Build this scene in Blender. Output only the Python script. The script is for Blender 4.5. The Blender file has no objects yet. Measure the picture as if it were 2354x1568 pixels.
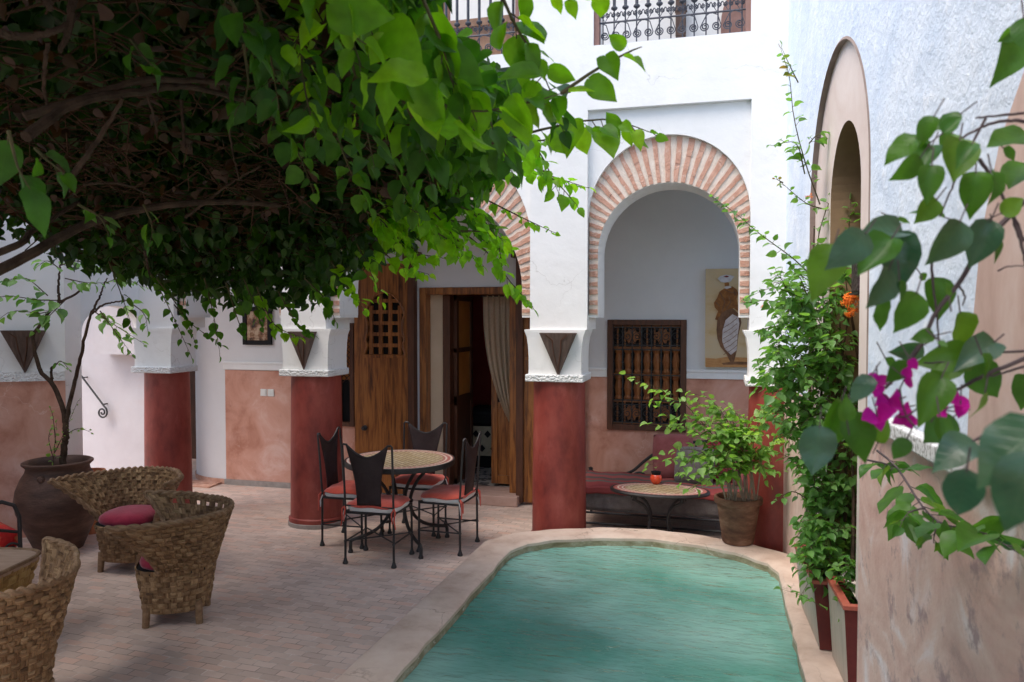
import bpy, math, random
import numpy as np
from mathutils import Vector, Matrix
R0 = random.Random(7)
rng = np.random.default_rng(11)
SC = bpy.context.scene
COL = SC.collection
PI = math.pi

# ------------------------------------------------------------------ camera model
TH = math.radians(15); FPX = 1770.0; PITCH = math.atan(54 / FPX); EYE = 1.9
_s, _c = math.sin(TH), math.cos(TH); _sp, _cp = math.sin(PITCH), math.cos(PITCH)
CF = np.array([-_s * _cp, _c * _cp, -_sp]); CR = np.array([_c, _s, 0.0]); CU = np.cross(CR, CF)
CO = np.array([0, 0, EYE])

def at(x, y, X=None, Y=None, Z=None, d=None):
    """survey helper: where a sight line meets a plane of the courtyard"""
    r = CF + CR * (x - 1177) / FPX + CU * (784 - y) / FPX
    if d is not None: t = d
    elif X is not None: t = X / r[0]
    elif Y is not None: t = Y / r[1]
    else: t = (Z - EYE) / r[2]
    return CO + r * t

def sight(P):
    v = np.asarray(P) - CO
    z = v @ CF
    z = np.where(np.abs(z) < 1e-6, 1e-6, z)
    return 1177 + FPX * (v @ CR) / z, 784 - FPX * (v @ CU) / z, z

# ------------------------------------------------------------------ materials
def new_mat(name):
    m = bpy.data.materials.new(name); m.use_nodes = True
    nt = m.node_tree; nt.nodes.clear()
    out = nt.nodes.new('ShaderNodeOutputMaterial')
    return m, nt, out

def N(nt, t, **k):
    n = nt.nodes.new(t)
    for a, v in k.items():
        if a.startswith('i_'):
            key = a[2:].replace('_', ' ')
            n.inputs[key].default_value = v
        else: setattr(n, a, v)
    return n

def c4(c): return (c[0], c[1], c[2], 1)

def ramp(nt, stops):
    r = nt.nodes.new('ShaderNodeValToRGB'); e = r.color_ramp.elements
    while len(e) > 1: e.remove(e[0])
    e[0].position = stops[0][0]; e[0].color = c4(stops[0][1])
    for p, c in stops[1:]:
        q = e.new(p); q.color = c4(c)
    return r

def mat(name, stops, scale=4, rough=.8, bump=0, bscale=30, spec=.3, stretch=(1, 1, 1), metal=0, detail=6,
        dist=0, bdist=.01, blotch=None, btex='noise', sheen=0, brough=.6):
    """procedural surface: stretched noise through a colour ramp, optional fine blotches and relief"""
    m, nt, out = new_mat(name)
    L = nt.links.new
    b = N(nt, 'ShaderNodeBsdfPrincipled'); L(b.outputs[0], out.inputs[0])
    b.inputs['Roughness'].default_value = rough
    b.inputs['Specular IOR Level'].default_value = spec
    b.inputs['Metallic'].default_value = metal
    if sheen: b.inputs['Sheen Weight'].default_value = sheen
    tc = N(nt, 'ShaderNodeTexCoord'); mp = N(nt, 'ShaderNodeMapping'); mp.inputs['Scale'].default_value = stretch
    L(tc.outputs['Object'], mp.inputs[0])
    if not isinstance(stops[0][1], tuple): stops = [(i / max(1, len(stops) - 1) * .4 + .3, c) for i, c in enumerate(stops)]
    nz = N(nt, 'ShaderNodeTexNoise', i_Scale=scale, i_Detail=detail, i_Distortion=dist); L(mp.outputs[0], nz.inputs[0])
    nz.inputs['Roughness'].default_value = .62
    rp = ramp(nt, stops); L(nz.outputs[0], rp.inputs[0])
    colr = rp.outputs[0]
    if blotch:
        bc, bs, lo, hi, amt = blotch
        n2 = N(nt, 'ShaderNodeTexNoise', i_Scale=bs, i_Detail=8); L(mp.outputs[0], n2.inputs[0])
        n2.inputs['Roughness'].default_value = .7
        mr = N(nt, 'ShaderNodeMapRange'); mr.inputs[1].default_value = lo; mr.inputs[2].default_value = hi
        mr.inputs[3].default_value = 0; mr.inputs[4].default_value = amt; L(n2.outputs[0], mr.inputs[0])
        mx = N(nt, 'ShaderNodeMix', data_type='RGBA'); L(mr.outputs[0], mx.inputs[0]); L(colr, mx.inputs[6])
        mx.inputs[7].default_value = c4(bc); colr = mx.outputs[2]
    L(colr, b.inputs['Base Color'])
    if bump:
        if btex == 'noise':
            n3 = N(nt, 'ShaderNodeTexNoise', i_Scale=bscale, i_Detail=5); n3.inputs['Roughness'].default_value = brough
        else:
            n3 = N(nt, 'ShaderNodeTexVoronoi', i_Scale=bscale)
        L(mp.outputs[0], n3.inputs[0])
        bp = N(nt, 'ShaderNodeBump', i_Strength=bump, i_Distance=bdist); L(n3.outputs[0], bp.inputs['Height'])
        L(bp.outputs[0], b.inputs['Normal'])
    return m

def leaf_mat(name, cols, trans=.4, rough=.42, tcol=None, spec=.35, veins=0):
    m, nt, out = new_mat(name); L = nt.links.new
    g = N(nt, 'ShaderNodeNewGeometry')
    rp = ramp(nt, [(i / max(1, len(cols) - 1), c) for i, c in enumerate(cols)])
    L(g.outputs['Random Per Island'], rp.inputs[0])
    tc = N(nt, 'ShaderNodeTexCoord')
    nz = N(nt, 'ShaderNodeTexNoise', i_Scale=28, i_Detail=3); L(tc.outputs['Object'], nz.inputs[0])
    hs = N(nt, 'ShaderNodeHueSaturation'); L(rp.outputs[0], hs.inputs['Color'])
    mr = N(nt, 'ShaderNodeMapRange'); mr.inputs[1].default_value = .3; mr.inputs[2].default_value = .7
    mr.inputs[3].default_value = .8; mr.inputs[4].default_value = 1.2; L(nz.outputs[0], mr.inputs[0]); L(mr.outputs[0], hs.inputs['Value'])
    colr = hs.outputs[0]; hgt = nz.outputs[0]
    if veins:
        uv = N(nt, 'ShaderNodeUVMap', uv_map='leaf'); sx = N(nt, 'ShaderNodeSeparateXYZ'); L(uv.outputs[0], sx.inputs[0])
        def mth(op, a, b_=None, c_=None):
            q = N(nt, 'ShaderNodeMath', operation=op)
            for i, v in enumerate((a, b_, c_)):
                if v is None: continue
                if isinstance(v, (int, float)): q.inputs[i].default_value = v
                else: L(v, q.inputs[i])
            return q.outputs[0]
        ax = mth('ABSOLUTE', sx.outputs[0]); mid = mth('SMOOTH_MIN', mth('MULTIPLY', ax, 40.0), 1.0, .2)
        ph = mth('FRACT', mth('MULTIPLY_ADD', sx.outputs[1], 6.5, mth('MULTIPLY', ax, -4.2))); lat = mth('MINIMUM', mth('MULTIPLY', mth('ABSOLUTE', mth('SUBTRACT', ph, .5)), 9.0), 1.0)
        vv = mth('MULTIPLY', mth('MINIMUM', mid, lat), 1.0)
        mv = N(nt, 'ShaderNodeMix', data_type='RGBA'); L(mth('MULTIPLY', mth('SUBTRACT', 1.0, vv), veins), mv.inputs[0]); L(colr, mv.inputs[6]); mv.inputs[7].default_value = (.20, .30, .10, 1); colr = mv.outputs[2]
        hgt = mth('MULTIPLY_ADD', vv, .12, nz.outputs[0])
    b = N(nt, 'ShaderNodeBsdfPrincipled'); b.inputs['Roughness'].default_value = rough
    b.inputs['Specular IOR Level'].default_value = spec
    L(colr, b.inputs['Base Color'])
    bp = N(nt, 'ShaderNodeBump', i_Strength=.35, i_Distance=.004); L(hgt, bp.inputs['Height']); L(bp.outputs[0], b.inputs['Normal'])
    t = N(nt, 'ShaderNodeBsdfTranslucent')
    mxc = N(nt, 'ShaderNodeMix', data_type='RGBA', blend_type='MULTIPLY'); mxc.inputs[0].default_value = 1
    L(hs.outputs[0], mxc.inputs[6]); mxc.inputs[7].default_value = c4(tcol or (2.2, 2.4, .8)); L(mxc.outputs[2], t.inputs[0])
    mx = N(nt, 'ShaderNodeMixShader'); mx.inputs[0].default_value = trans
    L(b.outputs[0], mx.inputs[1]); L(t.outputs[0], mx.inputs[2]); L(mx.outputs[0], out.inputs[0])
    return m

# ------------------------------------------------------------------ mesh builder
def add_cracks(m, scale, width, col, amt, wobble=.35):
    """hairline cracks of irregular outline over a finished surface"""
    nt = m.node_tree; L = nt.links.new; b = [n for n in nt.nodes if n.type == 'BSDF_PRINCIPLED'][0]
    old = b.inputs['Base Color'].links[0].from_socket; tc = N(nt, 'ShaderNodeTexCoord')
    wb = N(nt, 'ShaderNodeTexNoise', i_Scale=3, i_Detail=7); L(tc.outputs['Object'], wb.inputs[0])
    va = N(nt, 'ShaderNodeVectorMath', operation='MULTIPLY_ADD'); L(wb.outputs['Color'], va.inputs[0]); va.inputs[1].default_value = (wobble,) * 3; L(tc.outputs['Object'], va.inputs[2])
    vo = N(nt, 'ShaderNodeTexVoronoi', feature='DISTANCE_TO_EDGE', i_Scale=scale); L(va.outputs[0], vo.inputs[0])
    ms = N(nt, 'ShaderNodeTexNoise', i_Scale=1.6, i_Detail=3); L(tc.outputs['Object'], ms.inputs[0])
    m1 = N(nt, 'ShaderNodeMapRange'); m1.inputs[1].default_value = .45; m1.inputs[2].default_value = .6; m1.inputs[4].default_value = amt; L(ms.outputs[0], m1.inputs[0])
    mr = N(nt, 'ShaderNodeMapRange'); mr.inputs[1].default_value = .0; mr.inputs[2].default_value = width; mr.inputs[3].default_value = 1; mr.inputs[4].default_value = 0; L(vo.outputs['Distance'], mr.inputs[0])
    mu = N(nt, 'ShaderNodeMath', operation='MULTIPLY'); L(m1.outputs[0], mu.inputs[0]); L(mr.outputs[0], mu.inputs[1])
    mx = N(nt, 'ShaderNodeMix', data_type='RGBA'); L(mu.outputs[0], mx.inputs[0]); L(old, mx.inputs[6]); mx.inputs[7].default_value = c4(col); L(mx.outputs[2], b.inputs['Base Color'])
    return m

# ------------------------------------------------------------------ mesh builder
class MB:
    def __init__(s): s.v = []; s.f = []; s.m = []; s.uv = None
    def add(s, vs, fs, mi=0):
        o = len(s.v); s.v.extend([tuple(float(q) for q in p) for p in vs])
        for f in fs: s.f.append(tuple(i + o for i in f)); s.m.append(mi)
    def box(s, x0, x1, y0, y1, z0, z1, mi=0, M=None):
        vs = [(x, y, z) for x in (x0, x1) for y in (y0, y1) for z in (z0, z1)]
        if M is not None: vs = [tuple(M @ Vector(p)) for p in vs]
        s.add(vs, [(0, 1, 3, 2), (4, 6, 7, 5), (0, 4, 5, 1), (2, 3, 7, 6), (0, 2, 6, 4), (1, 5, 7, 3)], mi)
    def quad(s, a, b, c, d, mi=0): s.add([a, b, c, d], [(0, 1, 2, 3)], mi)
    def tube(s, pts, r, seg=6, mi=0, cap=True):
        pts = [Vector(p) for p in pts]; n = len(pts)
        rs = r if isinstance(r, (list, tuple)) else [r] * n
        ref = None; rings = []
        for i, p in enumerate(pts):
            t = (pts[min(i + 1, n - 1)] - pts[max(i - 1, 0)])
            if t.length < 1e-9: t = Vector((0, 0, 1))
            t.normalize()
            if ref is None:
                ref = t.orthogonal().normalized()
            ref = (ref - t * ref.dot(t))
            if ref.length < 1e-6: ref = t.orthogonal()
            ref.normalize(); q = t.cross(ref)
            rings.append([p + (ref * math.cos(a) + q * math.sin(a)) * rs[i] for a in [2 * PI * k / seg for k in range(seg)]])
        vs = [p for rg in rings for p in rg]
        fs = [(i * seg + k, i * seg + (k + 1) % seg, (i + 1) * seg + (k + 1) % seg, (i + 1) * seg + k) for i in range(n - 1) for k in range(seg)]
        if cap: fs += [tuple(range(seg - 1, -1, -1)), tuple((n - 1) * seg + k for k in range(seg))]
        s.add(vs, fs, mi)
    def lathe(s, prof, seg=24, c=(0, 0), mi=0, expo=2.0, close=True):
        vs = []
        for r, z in prof:
            for k in range(seg):
                a = 2 * PI * k / seg; ca, sa = math.cos(a), math.sin(a)
                q = (abs(ca) ** expo + abs(sa) ** expo) ** (-1 / expo) if expo != 2 else 1
                vs.append((c[0] + r * ca * q, c[1] + r * sa * q, z))
        n = len(prof)
        fs = [(i * seg + k, i * seg + (k + 1) % seg, (i + 1) * seg + (k + 1) % seg, (i + 1) * seg + k) for i in range(n - 1) for k in range(seg)]
        if close:
            if prof[0][0] > 1e-4: fs.append(tuple(range(seg - 1, -1, -1)))
            if prof[-1][0] > 1e-4: fs.append(tuple((n - 1) * seg + k for k in range(seg)))
        s.add(vs, fs, mi)
    def prism(s, poly, a, b, axis='y', mi=0):
        """poly of (u,w); extruded along axis from a to b.  y: (u,axis,w)  x: (axis,u,w)  z: (u,w,axis)"""
        def P(u, w, t): return (u, t, w) if axis == 'y' else ((t, u, w) if axis == 'x' else (u, w, t))
        n = len(poly)
        vs = [P(u, w, a) for u, w in poly] + [P(u, w, b) for u, w in poly]
        fs = [tuple(range(n)), tuple(range(2 * n - 1, n - 1, -1))] + [(i, i + n, (i + 1) % n + n, (i + 1) % n) for i in range(n)]
        s.add(vs, fs, mi)
    def grid(s, fn, nu, nv, mi=0, closeu=False):
        vs = [fn(i / nu, j / nv) for j in range(nv + 1) for i in range(nu + (0 if closeu else 1))]
        w = nu if closeu else nu + 1
        fs = [(j * w + i, j * w + (i + 1) % w, (j + 1) * w + (i + 1) % w, (j + 1) * w + i) for j in range(nv) for i in range(nu)]
        s.add(vs, fs, mi)
    def build(s, name, mats, parent=None, smooth=False, bevel=0, fix=True, loc=None):
        me = bpy.data.meshes.new(name); me.from_pydata(s.v, [], s.f)
        if not isinstance(mats, (list, tuple)): mats = [mats]
        for m in mats: me.materials.append(m)
        if len(mats) > 1: me.polygons.foreach_set('material_index', s.m)
        if fix:
            import bmesh
            bm = bmesh.new(); bm.from_mesh(me); bmesh.ops.recalc_face_normals(bm, faces=bm.faces); bm.to_mesh(me); bm.free()
        if smooth:
            me.polygons.foreach_set('use_smooth', [True] * len(me.polygons))
            if smooth != 'all': me.set_sharp_from_angle(angle=math.radians(smooth if smooth is not True else 40))
        me.update()
        o = bpy.data.objects.new(name, me); COL.objects.link(o)
        if parent is not None: o.parent = parent
        if loc is not None: o.location = loc
        if bevel:
            md = o.modifiers.new('bevel', 'BEVEL'); md.width = bevel; md.segments = 2; md.limit_method = 'ANGLE'
        return o

def np_mesh(name, V, F, mats, parent=None, smooth=False, mi=None):
    """V (n,3); F list of arrays of equal-sized faces"""
    me = bpy.data.meshes.new(name)
    me.vertices.add(len(V)); me.vertices.foreach_set('co', np.asarray(V, np.float32).ravel())
    tot = np.concatenate([np.full(len(f), f.shape[1]) for f in F]); idx = np.concatenate([f.ravel() for f in F])
    st = np.concatenate([[0], np.cumsum(tot)[:-1]])
    me.loops.add(len(idx)); me.loops.foreach_set('vertex_index', idx.astype(np.int32))
    me.polygons.add(len(tot)); me.polygons.foreach_set('loop_start', st.astype(np.int32)); me.polygons.foreach_set('loop_total', tot.astype(np.int32))
    if smooth: me.polygons.foreach_set('use_smooth', [True] * len(tot))
    if not isinstance(mats, (list, tuple)): mats = [mats]
    for m in mats: me.materials.append(m)
    if mi is not None: me.polygons.foreach_set('material_index', np.asarray(mi, np.int32))
    me.update(calc_edges=True); me.validate()
    o = bpy.data.objects.new(name, me); COL.objects.link(o)
    if parent is not None: o.parent = parent
    return o

def thing(name, label, cat, loc=(0, 0, 0), rz=0, group=None, kind=None):
    o = bpy.data.objects.new(name, None); COL.objects.link(o); o.location = loc; o.rotation_euler = (0, 0, rz)
    o.empty_display_size = .1
    return tag(o, label, cat, group, kind)
def tag(o, label, cat, group=None, kind=None):
    o['label'] = label; o['category'] = cat
    if group: o['group'] = group
    o['kind'] = kind or 'thing'
    return o
def copy_tree(o, parent=None):
    c = o.copy(); COL.objects.link(c)
    if parent is not None: c.parent = parent
    for ch in list(o.children): copy_tree(ch, c)
    return c

# ------------------------------------------------------------------ leaves
def unit(a): return a / np.maximum(np.linalg.norm(a, axis=-1, keepdims=True), 1e-9)

class Leaves:
    _side = [(.20, .03, .03), (.385, .22, .06), (.36, .50, .04), (.19, .78, .0)]
    LO_V = np.array([(0, 0, 0), (0, .32, -.02), (0, .66, -.05), (0, 1, -.14)] + _side + [(-x, y, z) for x, y, z in _side])
    LO_F = np.array([(0, 4, 5, 1), (1, 5, 6, 2), (2, 6, 7, 3), (0, 1, 9, 8), (1, 2, 10, 9), (2, 3, 11, 10)])
    def __init__(s, hi=False):
        s.hi = hi; s.P = []; s.D = []; s.Nn = []; s.S = []
    def add(s, P, D, Nn, S):
        s.P.append(np.atleast_2d(P)); s.D.append(np.atleast_2d(D)); s.Nn.append(np.atleast_2d(Nn)); s.S.append(np.atleast_1d(S))
    def count(s): return sum(len(p) for p in s.P)
    def build(s, name, mt, parent=None, width=1.0, keep=None):
        P = np.concatenate(s.P); D = unit(np.concatenate(s.D)); Nn = np.concatenate(s.Nn); S = np.concatenate(s.S)
        if keep is not None:
            k = keep(P + D * S[:, None] * .5)
            P, D, Nn, S = P[k], D[k], Nn[k], S[k]
        n = len(P)
        Nn = unit(Nn - D * np.sum(Nn * D, 1, keepdims=True)); Rr = np.cross(D, Nn)
        if not s.hi:
            T = np.repeat(Leaves.LO_V[None], n, 0).copy(); F0 = Leaves.LO_F
            T[:, :, 2] *= rng.uniform(.2, 3.0, (n, 1)); T[:, :, 0] *= rng.uniform(.85, 1.15, (n, 1)) * width
            T[:, 3, 0] += rng.uniform(-.1, .1, n)
        else:
            ys = np.array([0, .05, .14, .28, .44, .6, .75, .89, 1.0]); ws = np.array([.02, .22, .36, .43, .42, .35, .23, .09, .0])
            xs = np.array([-1, -.55, 0, .55, 1]); T0 = []
            for i, (y, w) in enumerate(zip(ys, ws)):
                for x in xs: T0.append((x * w, y - (.06 * abs(x) if i < 3 else 0), 0))
            T0 = np.array(T0); T = np.repeat(T0[None], n, 0).copy()
            fold = rng.uniform(-.05, .6, (n, 1)); droop = rng.uniform(-.10, .5, (n, 1)); ph = rng.uniform(0, 6, (n, 1)); wv = rng.uniform(.02, .075, (n, 1))
            T[:, :, 2] = fold * np.abs(T0[:, 0]) - droop * T0[:, 1] ** 2 + wv * np.sin(T0[:, 1] * 9 + ph + 3 * np.sign(T0[:, 0])) * np.abs(T0[:, 0]) * 2.3
            T[:, :, 0] *= rng.uniform(.85, 1.15, (n, 1)) * width
            T[:, :, 0] += rng.uniform(-.12, .12, (n, 1)) * T0[:, 1] ** 2
            F0 = np.array([(j * 5 + i, j * 5 + i + 1, (j + 1) * 5 + i + 1, (j + 1) * 5 + i) for j in range(8) for i in range(4)])
        V = P[:, None] + S[:, None, None] * (T[:, :, 0:1] * Rr[:, None] + T[:, :, 1:2] * D[:, None] + T[:, :, 2:3] * Nn[:, None])
        k = T.shape[1]
        s._uv = np.stack([np.tile(T0[:, 0], n), np.tile(T0[:, 1], n)], 1) if s.hi else None
        F = (F0[None] + (np.arange(n) * k)[:, None, None]).reshape(-1, F0.shape[1])
        o = np_mesh(name, V.reshape(-1, 3), [F], mt, parent, smooth=s.hi)
        if s.hi:
            uv = o.data.uv_layers.new(name='leaf'); li = np.zeros(len(o.data.loops), np.int32); o.data.loops.foreach_get('vertex_index', li)
            uv.data.foreach_set('uv', s._uv[li].astype(np.float32).ravel())
        return o

def curve_pts(pts, n):
    """smooth polyline through control points (Catmull-Rom)"""
    p = [np.array(q, float) for q in pts]; p = [2 * p[0] - p[1]] + p + [2 * p[-1] - p[-2]]
    out = []; segs = len(p) - 3
    for k in range(n + 1):
        u = k / n * segs; i = min(int(u), segs - 1); t = u - i
        a, b, c, d = p[i:i + 4]
        out.append(.5 * ((2 * b) + (-a + c) * t + (2 * a - 5 * b + 4 * c - d) * t * t + (-a + 3 * b - 3 * c + d) * t ** 3))
    return np.array(out)

def spray(L, tw, pts, n, size, r=.004, start=.1, droop=.35, spread=1.0, jit=.01, up=(0, 0, 1), taper=.45, seg=5, pet=.3):
    """a twig with leaves set alternately along it"""
    C = curve_pts(pts, max(8, n // 2)); m = len(C)
    if tw is not None: tw.tube([tuple(q) for q in C], [r * (1 - .75 * i / (m - 1)) for i in range(m)], seg)
    side = 1; P = []; D = []; Q = []; S = []
    for i in range(n):
        u = start + (1 - start) * (i + R0.uniform(-.3, .3)) / max(1, n - 1); u = min(max(u, 0), 1)
        k = min(int(u * (m - 1)), m - 2); t = u * (m - 1) - k
        p = C[k] * (1 - t) + C[k + 1] * t; tg = C[k + 1] - C[k]; tg = tg / (np.linalg.norm(tg) + 1e-9)
        sd = np.cross(tg, np.array(up) + rng.normal(0, .35, 3)); sd /= np.linalg.norm(sd) + 1e-9
        side = -side
        d = tg * R0.uniform(.25, .8) + sd * side * spread * R0.uniform(.5, 1.1) + np.array([0, 0, -droop * R0.uniform(.3, 1.6)])
        d /= np.linalg.norm(d) + 1e-9
        s_ = size * R0.uniform(.65, 1.15) * (1 - taper * u ** 2)
        if i == n - 1: d = tg + np.array([0, 0, -.3 * droop])
        pp = p + d * s_ * pet + rng.normal(0, jit, 3) * .5
        if tw is not None and pet > .1: tw.tube([tuple(p), tuple(pp + d * s_ * .03)], r * .35, 3, cap=False)
        P.append(pp); D.append(d); S.append(s_)
        Q.append(np.array(up) + rng.normal(0, .45, 3) + sd * side * .2)
    if P: L.add(np.array(P), np.array(D), np.array(Q), np.array(S))
# ------------------------------------------------------------------ surfaces
m_plaster = mat('white_limewash', [(.74, .735, .72), (.82, .815, .80)], scale=2.2, rough=.9, bump=.35, bscale=9, bdist=.012, spec=.15,
                blotch=((.62, .60, .57), 3.2, .60, .78, .5))
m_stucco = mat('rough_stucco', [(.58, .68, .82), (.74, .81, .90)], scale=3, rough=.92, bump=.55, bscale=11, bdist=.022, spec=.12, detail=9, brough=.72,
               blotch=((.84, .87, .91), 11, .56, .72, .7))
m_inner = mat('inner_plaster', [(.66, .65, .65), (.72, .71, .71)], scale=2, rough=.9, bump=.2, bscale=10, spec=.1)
m_lilac = mat('lilac_plaster', [(.49, .45, .465), (.58, .555, .57)], scale=1.6, rough=.9, bump=.35, bscale=12, spec=.1,
              blotch=((.58, .48, .46), 4, .58, .75, .5))
m_pink = mat('pink_tadelakt', [(.28, (.40, .165, .105)), (.46, (.55, .275, .195)), (.58, (.60, .33, .25)), (.74, (.69, .47, .40))], scale=2.6, rough=.6, bump=.2,
             bscale=14, spec=.3, detail=9, dist=.6, blotch=((.33, .115, .065), 2.2, .54, .70, .75))
m_pinknear = mat('weathered_pink_tadelakt', [(.30, (.42, .25, .23)), (.44, (.64, .40, .35)), (.56, (.72, .50, .44)), (.68, (.82, .72, .74))], scale=2.6, rough=.5,
                 bump=.35, bscale=26, spec=.35, detail=10, dist=.8, stretch=(1, 1, 1.1), blotch=((.34, .21, .225), 6, .54, .63, .8))
m_band = mat('carved_gypsum', [(.70, .70, .69), (.80, .80, .79)], scale=6, rough=.85, bump=1, bscale=60, bdist=.012, btex='voronoi', spec=.15)
m_red = mat('red_tadelakt', [(.30, (.115, .016, .012)), (.48, (.24, .040, .029)), (.70, (.335, .078, .056))], scale=4.2, rough=.5, bump=.12, bscale=18, spec=.4, detail=9,
            stretch=(1, 1, .5), blotch=((.44, .13, .105), 5, .56, .76, .55))
m_brick = mat('arch_brick', [(.44, .225, .155), (.62, .375, .28)], scale=14, rough=.9, bump=.7, bscale=60, spec=.1, blotch=((.70, .55, .46), 22, .55, .7, .7))
m_mortar = mat('cream_mortar', [(.64, .53, .43), (.74, .64, .55)], scale=12, rough=.95, bump=.5, bscale=50, spec=.1)
m_door = mat('varnished_wood', [(.25, (.03, .010, .004)), (.40, (.14, .045, .011)), (.52, (.28, .098, .022)), (.62, (.36, .14, .034)), (.78, (.14, .042, .011))], scale=5, rough=.38, bump=.15, bscale=20, spec=.45,
             stretch=(6, 6, .5), detail=8, dist=.6)
m_wood2 = mat('dark_wood', [(.055, .022, .012), (.12, .045, .022)], scale=7, rough=.5, bump=.2, bscale=24, stretch=(4, 4, .6), spec=.35)
m_cedar = mat('cedar_spindles', [(.22, .075, .025), (.36, .14, .05)], scale=9, rough=.5, stretch=(4, 4, .8), bump=.1)
m_grey_wood = mat('weathered_brown_wood', [(.085, .055, .045), (.15, .105, .085)], scale=6, rough=.75, bump=.3, bscale=26, stretch=(6, 6, .6), spec=.2)
m_jamb = mat('painted_brown_jamb', [(.22, .12, .10), (.31, .18, .15)], scale=8, rough=.8, bump=.2)
m_iron = mat('black_iron', [(.012, .011, .012), (.030, .027, .027)], scale=20, rough=.5, bump=.2, bscale=60, spec=.5)
m_irong = mat('grey_iron', [(.035, .038, .05), (.075, .08, .10)], scale=20, rough=.6, spec=.4)
m_leather = mat('dark_leather', [(.018, .012, .012), (.05, .033, .034)], scale=6, rough=.55, bump=.25, bscale=70, spec=.2, blotch=((.05, .03, .032), 5, .55, .75, .6))
m_redcloth = mat('red_cotton', [(.50, .070, .045), (.64, .115, .075)], scale=8, rough=.9, bump=.35, bscale=35, spec=.1, sheen=.3)
m_maroon = mat('maroon_cloth', [(.21, .012, .035), (.30, .025, .055)], scale=8, rough=.9, bump=.3, bscale=35, spec=.1, sheen=.3)
m_dustyred = mat('faded_red_cloth', [(.21, .058, .058), (.31, .10, .098)], scale=9, rough=.92, bump=.35, bscale=40, spec=.1, sheen=.3)
m_grey_cloth = mat('grey_brown_cloth', [(.10, .085, .08), (.19, .165, .155)], scale=16, rough=.95, bump=.5, bscale=70, spec=.08, sheen=.3)
m_whitecloth = mat('white_lining', [(.62, .61, .60), (.74, .73, .72)], scale=8, rough=.9, bump=.3, bscale=30, spec=.1)
m_wicker = mat('woven_banana_leaf', [(.25, (.10, .056, .030)), (.45, (.20, .120, .066)), (.62, (.28, .180, .105)), (.78, (.39, .27, .17))], scale=14, rough=.62, bump=.15, bscale=140, spec=.25,
               detail=6, stretch=(1, 1, 2.2), blotch=((.10, .05, .022), 12, .56, .74, .6))
m_straw = mat('straw_plait', [(.25, .14, .035), (.40, .25, .08)], scale=18, rough=.75, bump=.6, bscale=60, stretch=(1, 1, 4))
m_terra = mat('old_terracotta', [(.30, (.07, .034, .024)), (.5, (.15, .075, .048)), (.68, (.27, .16, .11))], scale=5, rough=.8, bump=.4, bscale=35, spec=.2, stretch=(1, 1, 2.4), detail=8)
m_jar = mat('brown_clay', [(.3, (.045, .024, .018)), (.5, (.10, .052, .036)), (.72, (.17, .095, .065))], scale=4, rough=.6, bump=.4, bscale=30, spec=.35, stretch=(1, 1, 3), detail=8)
m_soil = mat('potting_soil', [(.018, .012, .008), (.05, .034, .022)], scale=25, rough=1, bump=1, bscale=50)
m_planter = mat('red_painted_wood', [(.085, .012, .010), (.15, .026, .020)], scale=7, rough=.5, bump=.2, bscale=30, spec=.35, blotch=((.24, .08, .06), 30, .64, .74, .4))
m_planterside = mat('reflection_toned_wood', [(.40, .34, .28), (.52, .45, .38)], scale=6, rough=.85, bump=.2, stretch=(3, 3, .5))  # reflected light put into the colour of the side facing the pool
m_bark = mat('brown_bark', [(.035, .023, .017), (.105, .068, .048)], scale=16, rough=.9, bump=.7, bscale=50, spec=.1)
m_twig = mat('dry_twig', [(.035, .02, .012), (.095, .055, .034)], scale=14, rough=.9, bump=.4, bscale=60, spec=.1)
m_greentwig = mat('green_twig', [(.05, .055, .02), (.12, .09, .04)], scale=14, rough=.8)
m_cream = mat('cream_board', [(.55, .42, .29), (.62, .49, .35)], scale=3, rough=.6)
m_darkred = mat('dark_red_wall', [(.30, .026, .022), (.40, .05, .04)], scale=3, rough=.7)
m_black = mat('black_cloth', [(.006, .006, .007), (.015, .014, .015)], scale=9, rough=.85)
m_ochre = mat('ochre_plaster', [(.20, .13, .075), (.31, .21, .125)], scale=2.4, rough=.9, bump=.3, bscale=14, spec=.1)
m_bandpink = mat('pale_pink_plaster', [(.60, .49, .44), (.74, .66, .62)], scale=2.0, rough=.7, bump=.2, bscale=14, stretch=(1, 1, .8), spec=.2, dist=.5)
m_switch = mat('white_plastic', [(.70, .69, .64), (.74, .73, .69)], rough=.4, scale=3)
m_orange = mat('orange_petals', [(.75, .16, .015), (.90, .28, .04)], scale=30, rough=.7)
m_magenta = leaf_mat('magenta_bract', [(.40, .006, .22), (.58, .012, .34), (.48, .01, .30)], trans=.45, tcol=(1.5, 1, 1.5), rough=.6, spec=.2)
m_potred = mat('glossy_orange_red', [(.62, .055, .02), (.72, .085, .03)], scale=6, rough=.25, spec=.5)
m_lamp = mat('punched_rusty_metal', [(.035, .022, .024), (.09, .06, .062)], scale=26, rough=.55, metal=.5, bump=.7, bscale=60, btex='voronoi')
m_glass = mat('amber_lattice_glass', [(.42, .15, .03), (.62, .26, .06)], scale=5, rough=.3)

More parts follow.
